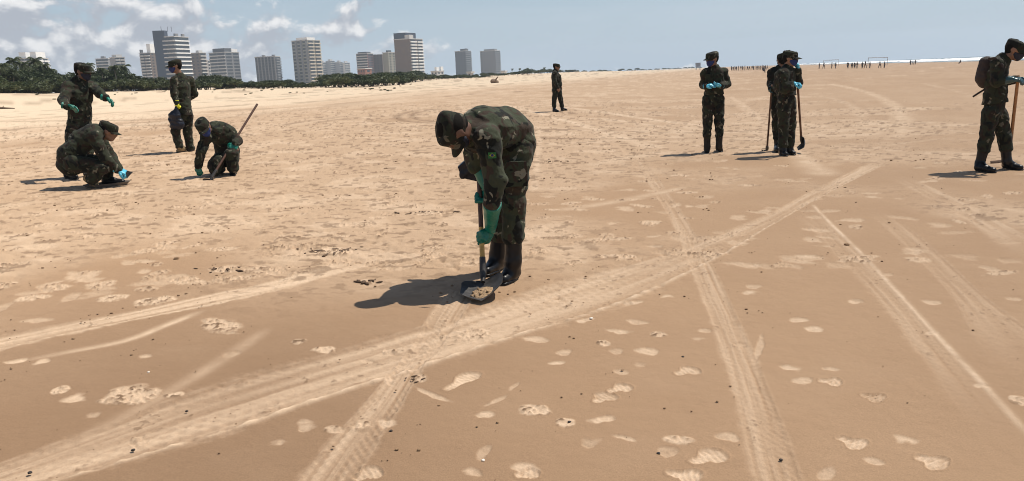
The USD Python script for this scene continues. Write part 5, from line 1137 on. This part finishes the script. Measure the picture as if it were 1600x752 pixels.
# ---------------------------------------------------------------- far along the beach
DARKC = plain('dark_swimwear', (.05, .045, .045), rough=.8, vary=.4, scale=.7)
TAN = plain('sunburnt_skin', (.13, .08, .06), rough=.7, vary=.3, scale=.6)
def far_body(kind):
    """a small figure, feet at the origin: standing, walking or sitting"""
    z = lambda *a: V(*a); st_ = {'standing': 0, 'walking': .22, 'sitting': 0}[kind]; h = -.45 if kind == 'sitting' else 0
    hip = .92 + h
    bones = [(z(0, 0, hip), z(0, 0, 1.32 + h), .13, .15, z(0, 1, 0), .7), (z(-.17, 0, 1.38 + h), z(.17, 0, 1.38 + h), .065, .065), (z(0, 0, 1.42 + h), z(0, .01, 1.52 + h), .06, .055), (z(0, .01, 1.62 + h), z(0, .02, 1.66 + h), .095, .09), (z(0, .08, 1.58 + h), z(0, .11, 1.60 + h), .03, .02)]
    for q in (-1, 1):
        bones += [(z(.20 * q, 0, 1.36 + h), z(.26 * q, -st_ * q * .6, 1.08 + h), .055, .045), (z(.26 * q, -st_ * q * .6, 1.08 + h), z(.25 * q, .08 + st_ * q * .3, .84 + h), .043, .035), (z(.25 * q, .08, .84 + h), z(.25 * q, .1, .74 + h), .04, .03)]
        if kind == 'sitting': bones += [(z(.10 * q, 0, hip), z(.12 * q, .40, .52), .09, .07), (z(.12 * q, .40, .52), z(.12 * q, .50, .06), .065, .045), (z(.12 * q, .50, .05), z(.12 * q, .66, .05), .045, .04)]
        else: bones += [(z(.10 * q, 0, hip), z(.11 * q, st_ * q, .48), .095, .07), (z(.11 * q, st_ * q, .48), z(.11 * q, st_ * q * 1.3 - .05, .07), .065, .045), (z(.11 * q, st_ * q * 1.3 - .05, .05), z(.12 * q, st_ * q * 1.3 + .12, .04), .045, .04)]
    return bones
def b_far(kind):
    def f(t):
        B_ = far_body(kind); h = -.45 if kind == 'sitting' else 0
        obj('body', blob(B_, .04, .02), TAN, t, smooth=True)
        cl = [(b[0], b[1], b[2] + .02, b[3] + .02) + tuple(b[4:]) for b in B_ if max(b[0][2], b[1][2]) < 1.45 + h and max(b[2], b[3]) > .064]
        obj('clothes', blob(cl, .04, .02), DARKC, t, smooth=True)
    return f
FAR = {k: Kind('person', b_far(k), 'person') for k in ('standing', 'walking', 'sitting')}
rf = random.Random(5)
def far_person(px, py, kind, label, group):
    P = hit(px, py, 900)
    if P is None: return
    FAR[kind].put(P - V(0, 0, .02), rf.uniform(0, 360), (.84,) * 2 + (rf.uniform(.78, .92),), label, group)
for k, px in enumerate((1280, 1287.2, 1299.5, 1305.5, 1324.6, 1331, 1335.2, 1339, 1347.2, 1352, 1359, 1374.6, 1381.8)):
    where = ('left of the first goal', 'under the left post of the first goal', 'inside the first goal', 'at the right post of the first goal')[k] if k < 4 else ORD[k - 4] + ' from the left between the two goals'
    far_person(px, 107.6 - (px - 1280) * .012, ('standing', 'walking')[k % 2], 'tiny far football player ' + where if k < 4 else 'tiny far player, ' + where, 'tiny football players far down the beach')
for k, px in enumerate((1422.5, 1426.2, 1430)):
    far_person(px, 101.6 - k * .25, ('standing', 'walking', 'standing')[k], ('left', 'middle', 'right')[k] + ' one of three tiny people at the water\'s edge', 'three people at the water\'s edge')
far_person(1500.5, 99.8, 'sitting', 'tiny person sitting alone by the breakers near the right edge', None)
far_person(1193, 113.5, 'sitting', 'tiny person sitting on the sand left of the pair of diggers', None)
px, k = 1143.0, 0
while px < 1202:
    far_person(px, 110.6 - (px - 1143) * .03 + rf.uniform(-.3, .3), rf.choice(['standing', 'walking']), 'tiny person in the far row between the masked facing digger and the pair, ' + ORD[k] , 'row of tiny people far behind the diggers')
    px += rf.uniform(2.0, 4.2); k += 1
GOALM = plain('weathered_goal_paint', (.30, .30, .31), rough=.6)
for n_, (xl, xr, yt, yb) in enumerate(((1286.5, 1310.5, 96.7, 105.0), (1356.5, 1386.5, 94.0, 105.4))):
    D_ = 7.3 * FPX / (xr - xl) * (1 if n_ == 0 else .98); P = []
    for q in (xl, xr):
        a_ = bearing(q); Q = V(D_ * math.sin(a_), D_ * math.cos(a_), 0); Q[2] = ground_at(Q[0], Q[1]); P.append(Q)
    t = thing('football_goal', ('smaller far football goal frame, left of the other', 'larger far football goal frame nearer the breakers')[n_], 'goal', 'two beach football goals', P[0]); o_ = P[0]
    tops = [P[0] + V(0, 0, 2.6), P[1] + V(0, 0, 2.6)]
    for q in (0, 1): obj('post', rod(P[q] - V(0, 0, .1), tops[q], .085, sides=8), GOALM, t, origin=o_)
    u_ = unit(tops[1] - tops[0]); obj('crossbar', rod(tops[0] - u_ * .09, tops[1] + u_ * .09, .10, sides=8), GOALM, t, origin=o_)
    bk = unit(np.cross(V(0, 0, 1), u_)) * 1.2
    for q in (0, 1): obj('stay', rod(tops[q] - V(0, 0, .1), P[q] + bk, .04, sides=6), GOALM, t, origin=o_)
# lifeguard hut on posts
a_ = bearing(1090.7); D_ = 420; P = V(D_ * math.sin(a_), D_ * math.cos(a_), 0); P[2] = ground_at(P[0], P[1]); d_ = ray(1090.7, 98.4); zt = EYE + d_[2] * D_ / math.hypot(d_[0], d_[1]) - P[2]
t = thing('lifeguard_hut', 'small grey hut on posts at the horizon left of the digger facing us', 'hut', None, P); g_ = plain('grey_board', (.22, .25, .30), rough=.8)
obj('cabin', box(-1.05, 1.05, -1, 1, zt - 1.9, zt - .25), g_, t); obj('roof', box(-1.25, 1.25, -1.2, 1.2, zt - .25, zt), g_, t)
for x_ in (-.85, .85):
    for y_ in (-.8, .8): obj('post', rod(V(x_, y_, -.1), V(x_, y_, zt - 1.9), .09, sides=8), g_, t)
# ---------------------------------------------------------------- small things on the near sand
PEB = plain('dark_tar_ball', (.022, .016, .012), rough=.8, vary=.5, scale=60, bump=.003, bscale=120)
SHELL = plain('pale_shell', (.66, .60, .52), rough=.6, vary=.15, scale=60)
CLOD = plain('damp_sand_clod', (.20, .125, .068), rough=.95, vary=.4, scale=50, bump=.006, bscale=80)
def lump(r_, seed, flat=.6):
    m = trimesh.creation.icosphere(1, 1.0); v = np.array(m.vertices); v = v * (.65 + .7 * meshkit.fbm(v * 1.7 + seed * 3.1, 2, seed)[:, None]); v[:, 2] *= flat; return v * r_, m.faces
def near_thing(px, py, r_, nm, ct, lb, m, seed, grp=None):
    P = hit(px, py); P[2] += r_ * .2; t = obj(nm, lump(r_, seed), m, smooth=60); UsdGeom.Xformable(t).AddTranslateOp().Set(Gf.Vec3d(*map(float, P))); tag(t, lb, ct, grp)
near_thing(924, 498, 0.0108, 'shell', 'shell', 'small whitish shell with a dark shadow right of the shovel', SHELL, 3)
near_thing(755, 720, 0.0072, 'shell', 'shell', 'tiny pale shell beside a footprint near the bottom middle', SHELL, 5)
near_thing(232, 582, 0.0066, 'shell', 'shell', 'tiny white shell above the churned patch at the lower left', SHELL, 6)
for k, (px, py, r_, lb) in enumerate(((1029, 709, 0.0078, 'dark tar ball left of the patterned footprint at the bottom middle'), (1067, 558, 0.0072, 'dark tar ball just above an oval footprint, centre right'), (1220, 719, 0.0072, 'dark tar ball on the right-hand wheel track near the bottom'), (1323, 383, 0.0210, 'dark clod beside the thin bright track line'),
                                    (611, 674, 0.0078, 'dark tar ball right of the lower middle wheel track'), (276, 405, 0.0245, 'dark clod on the trodden sand at the left'), (208, 704, 0.0084, 'dark flake on the lower left wheel track'), (47, 739, 0.0084, 'dark flake in the bottom left corner'), (890, 660, 0.0084, 'dark crumb in the small broken patch at bottom centre'), (292, 643, 0.0072, 'dark crumb right of the churned patch at the lower left'))):
    near_thing(px, py, r_, 'tar_ball' if r_ < .018 else 'sand_clod', 'pebble' if r_ < .018 else 'clod', lb, PEB if r_ < .018 else CLOD, 11 + k)
rc = np.random.default_rng(23); vv, ff, n_ = [], [], 0
while n_ < 1400:                               # crumbs of damp sand and grit, too many and too small to count
    r_ = 2.6 + 24 * rc.random() ** 1.7; a_ = math.radians(rc.uniform(-35, 35)); x_, y_ = r_ * math.sin(a_), r_ * math.cos(a_)
    if n_ and rc.random() < .62: x_, y_ = lx_ + rc.normal() * .07, ly_ + rc.normal() * .05; r_ = math.hypot(x_, y_)
    lx_, ly_ = x_, y_; s_ = x_ * LX[0] + y_ * LX[1]
    if rc.random() > .18 + .82 / (1 + math.exp(-(s_ - .5) / 1.5)) * (1 if r_ > 5 else .3): continue
    m = trimesh.creation.icosphere(1, 1.0) if n_ == 0 else m; q = np.array(m.vertices); q = q * (.6 + .8 * meshkit.noise(q * 1.9 + n_ * 1.37)[:, None]) * V(1.25, 1, .6) * (.0012 + .0030 * rc.random() ** 3.5) * (1 + min(r_, 16) / 5.0)
    vv.append(q + V(x_, y_, ground_at(x_, y_) + .004)); ff.append(m.faces + n_ * len(q)); n_ += 1
tag(obj('sand_crumbs', (np.vstack(vv), np.vstack(ff)), CLOD, smooth=True), 'dark crumbs of damp sand and grit scattered over the beach', None, None, 'stuff')

# clumps of dug-up debris on the damp sand
DEB = plain('dark_debris', (.085, .052, .030), rough=.95, vary=.6, scale=30, bump=.006, bscale=60)
for px, py, wx, wy, k_, lb in ((518, 394, .22, .16, 22, 'largest clump of dark debris left of the bent digger'), (672, 333, .30, .10, 18, 'long thin scatter of dark debris just left of the bent digger\'s knees'), (571, 440, .09, .07, 9, 'small dark debris clump above the long shadow\'s tip'), (656, 593, .10, .05, 4, 'dark debris at the crossing of the two wheel tracks'), (345, 422, .14, .10, 9, 'scattered brown debris left of the largest clump'), (866, 253, .3, .2, 9, 'faint debris behind the bent digger\'s back')):
    P = hit(px, py); t = thing('debris_clump', lb, 'debris', None, P)
    for j in range(int(k_ * 1.8)):
        x_, y_ = P[0] + rc.normal() * wx * .5, P[1] + rc.normal() * wy * .5; v, f = lump((.005 + .014 * rc.random() ** 2) * (.5 if py > 500 else 1), int(rc.integers(1, 50)), .6); v = v * V(rc.uniform(1.0, 3.2), rc.uniform(.5, 1.0), 1); q_ = rc.uniform(0, 6.3); v = v @ np.array([[math.cos(q_), math.sin(q_), 0], [-math.sin(q_), math.cos(q_), 0], [0, 0, 1]])
        obj('fragment', (v + V(x_, y_, ground_at(x_, y_) + .004), f), DEB, t, smooth=60, origin=P)
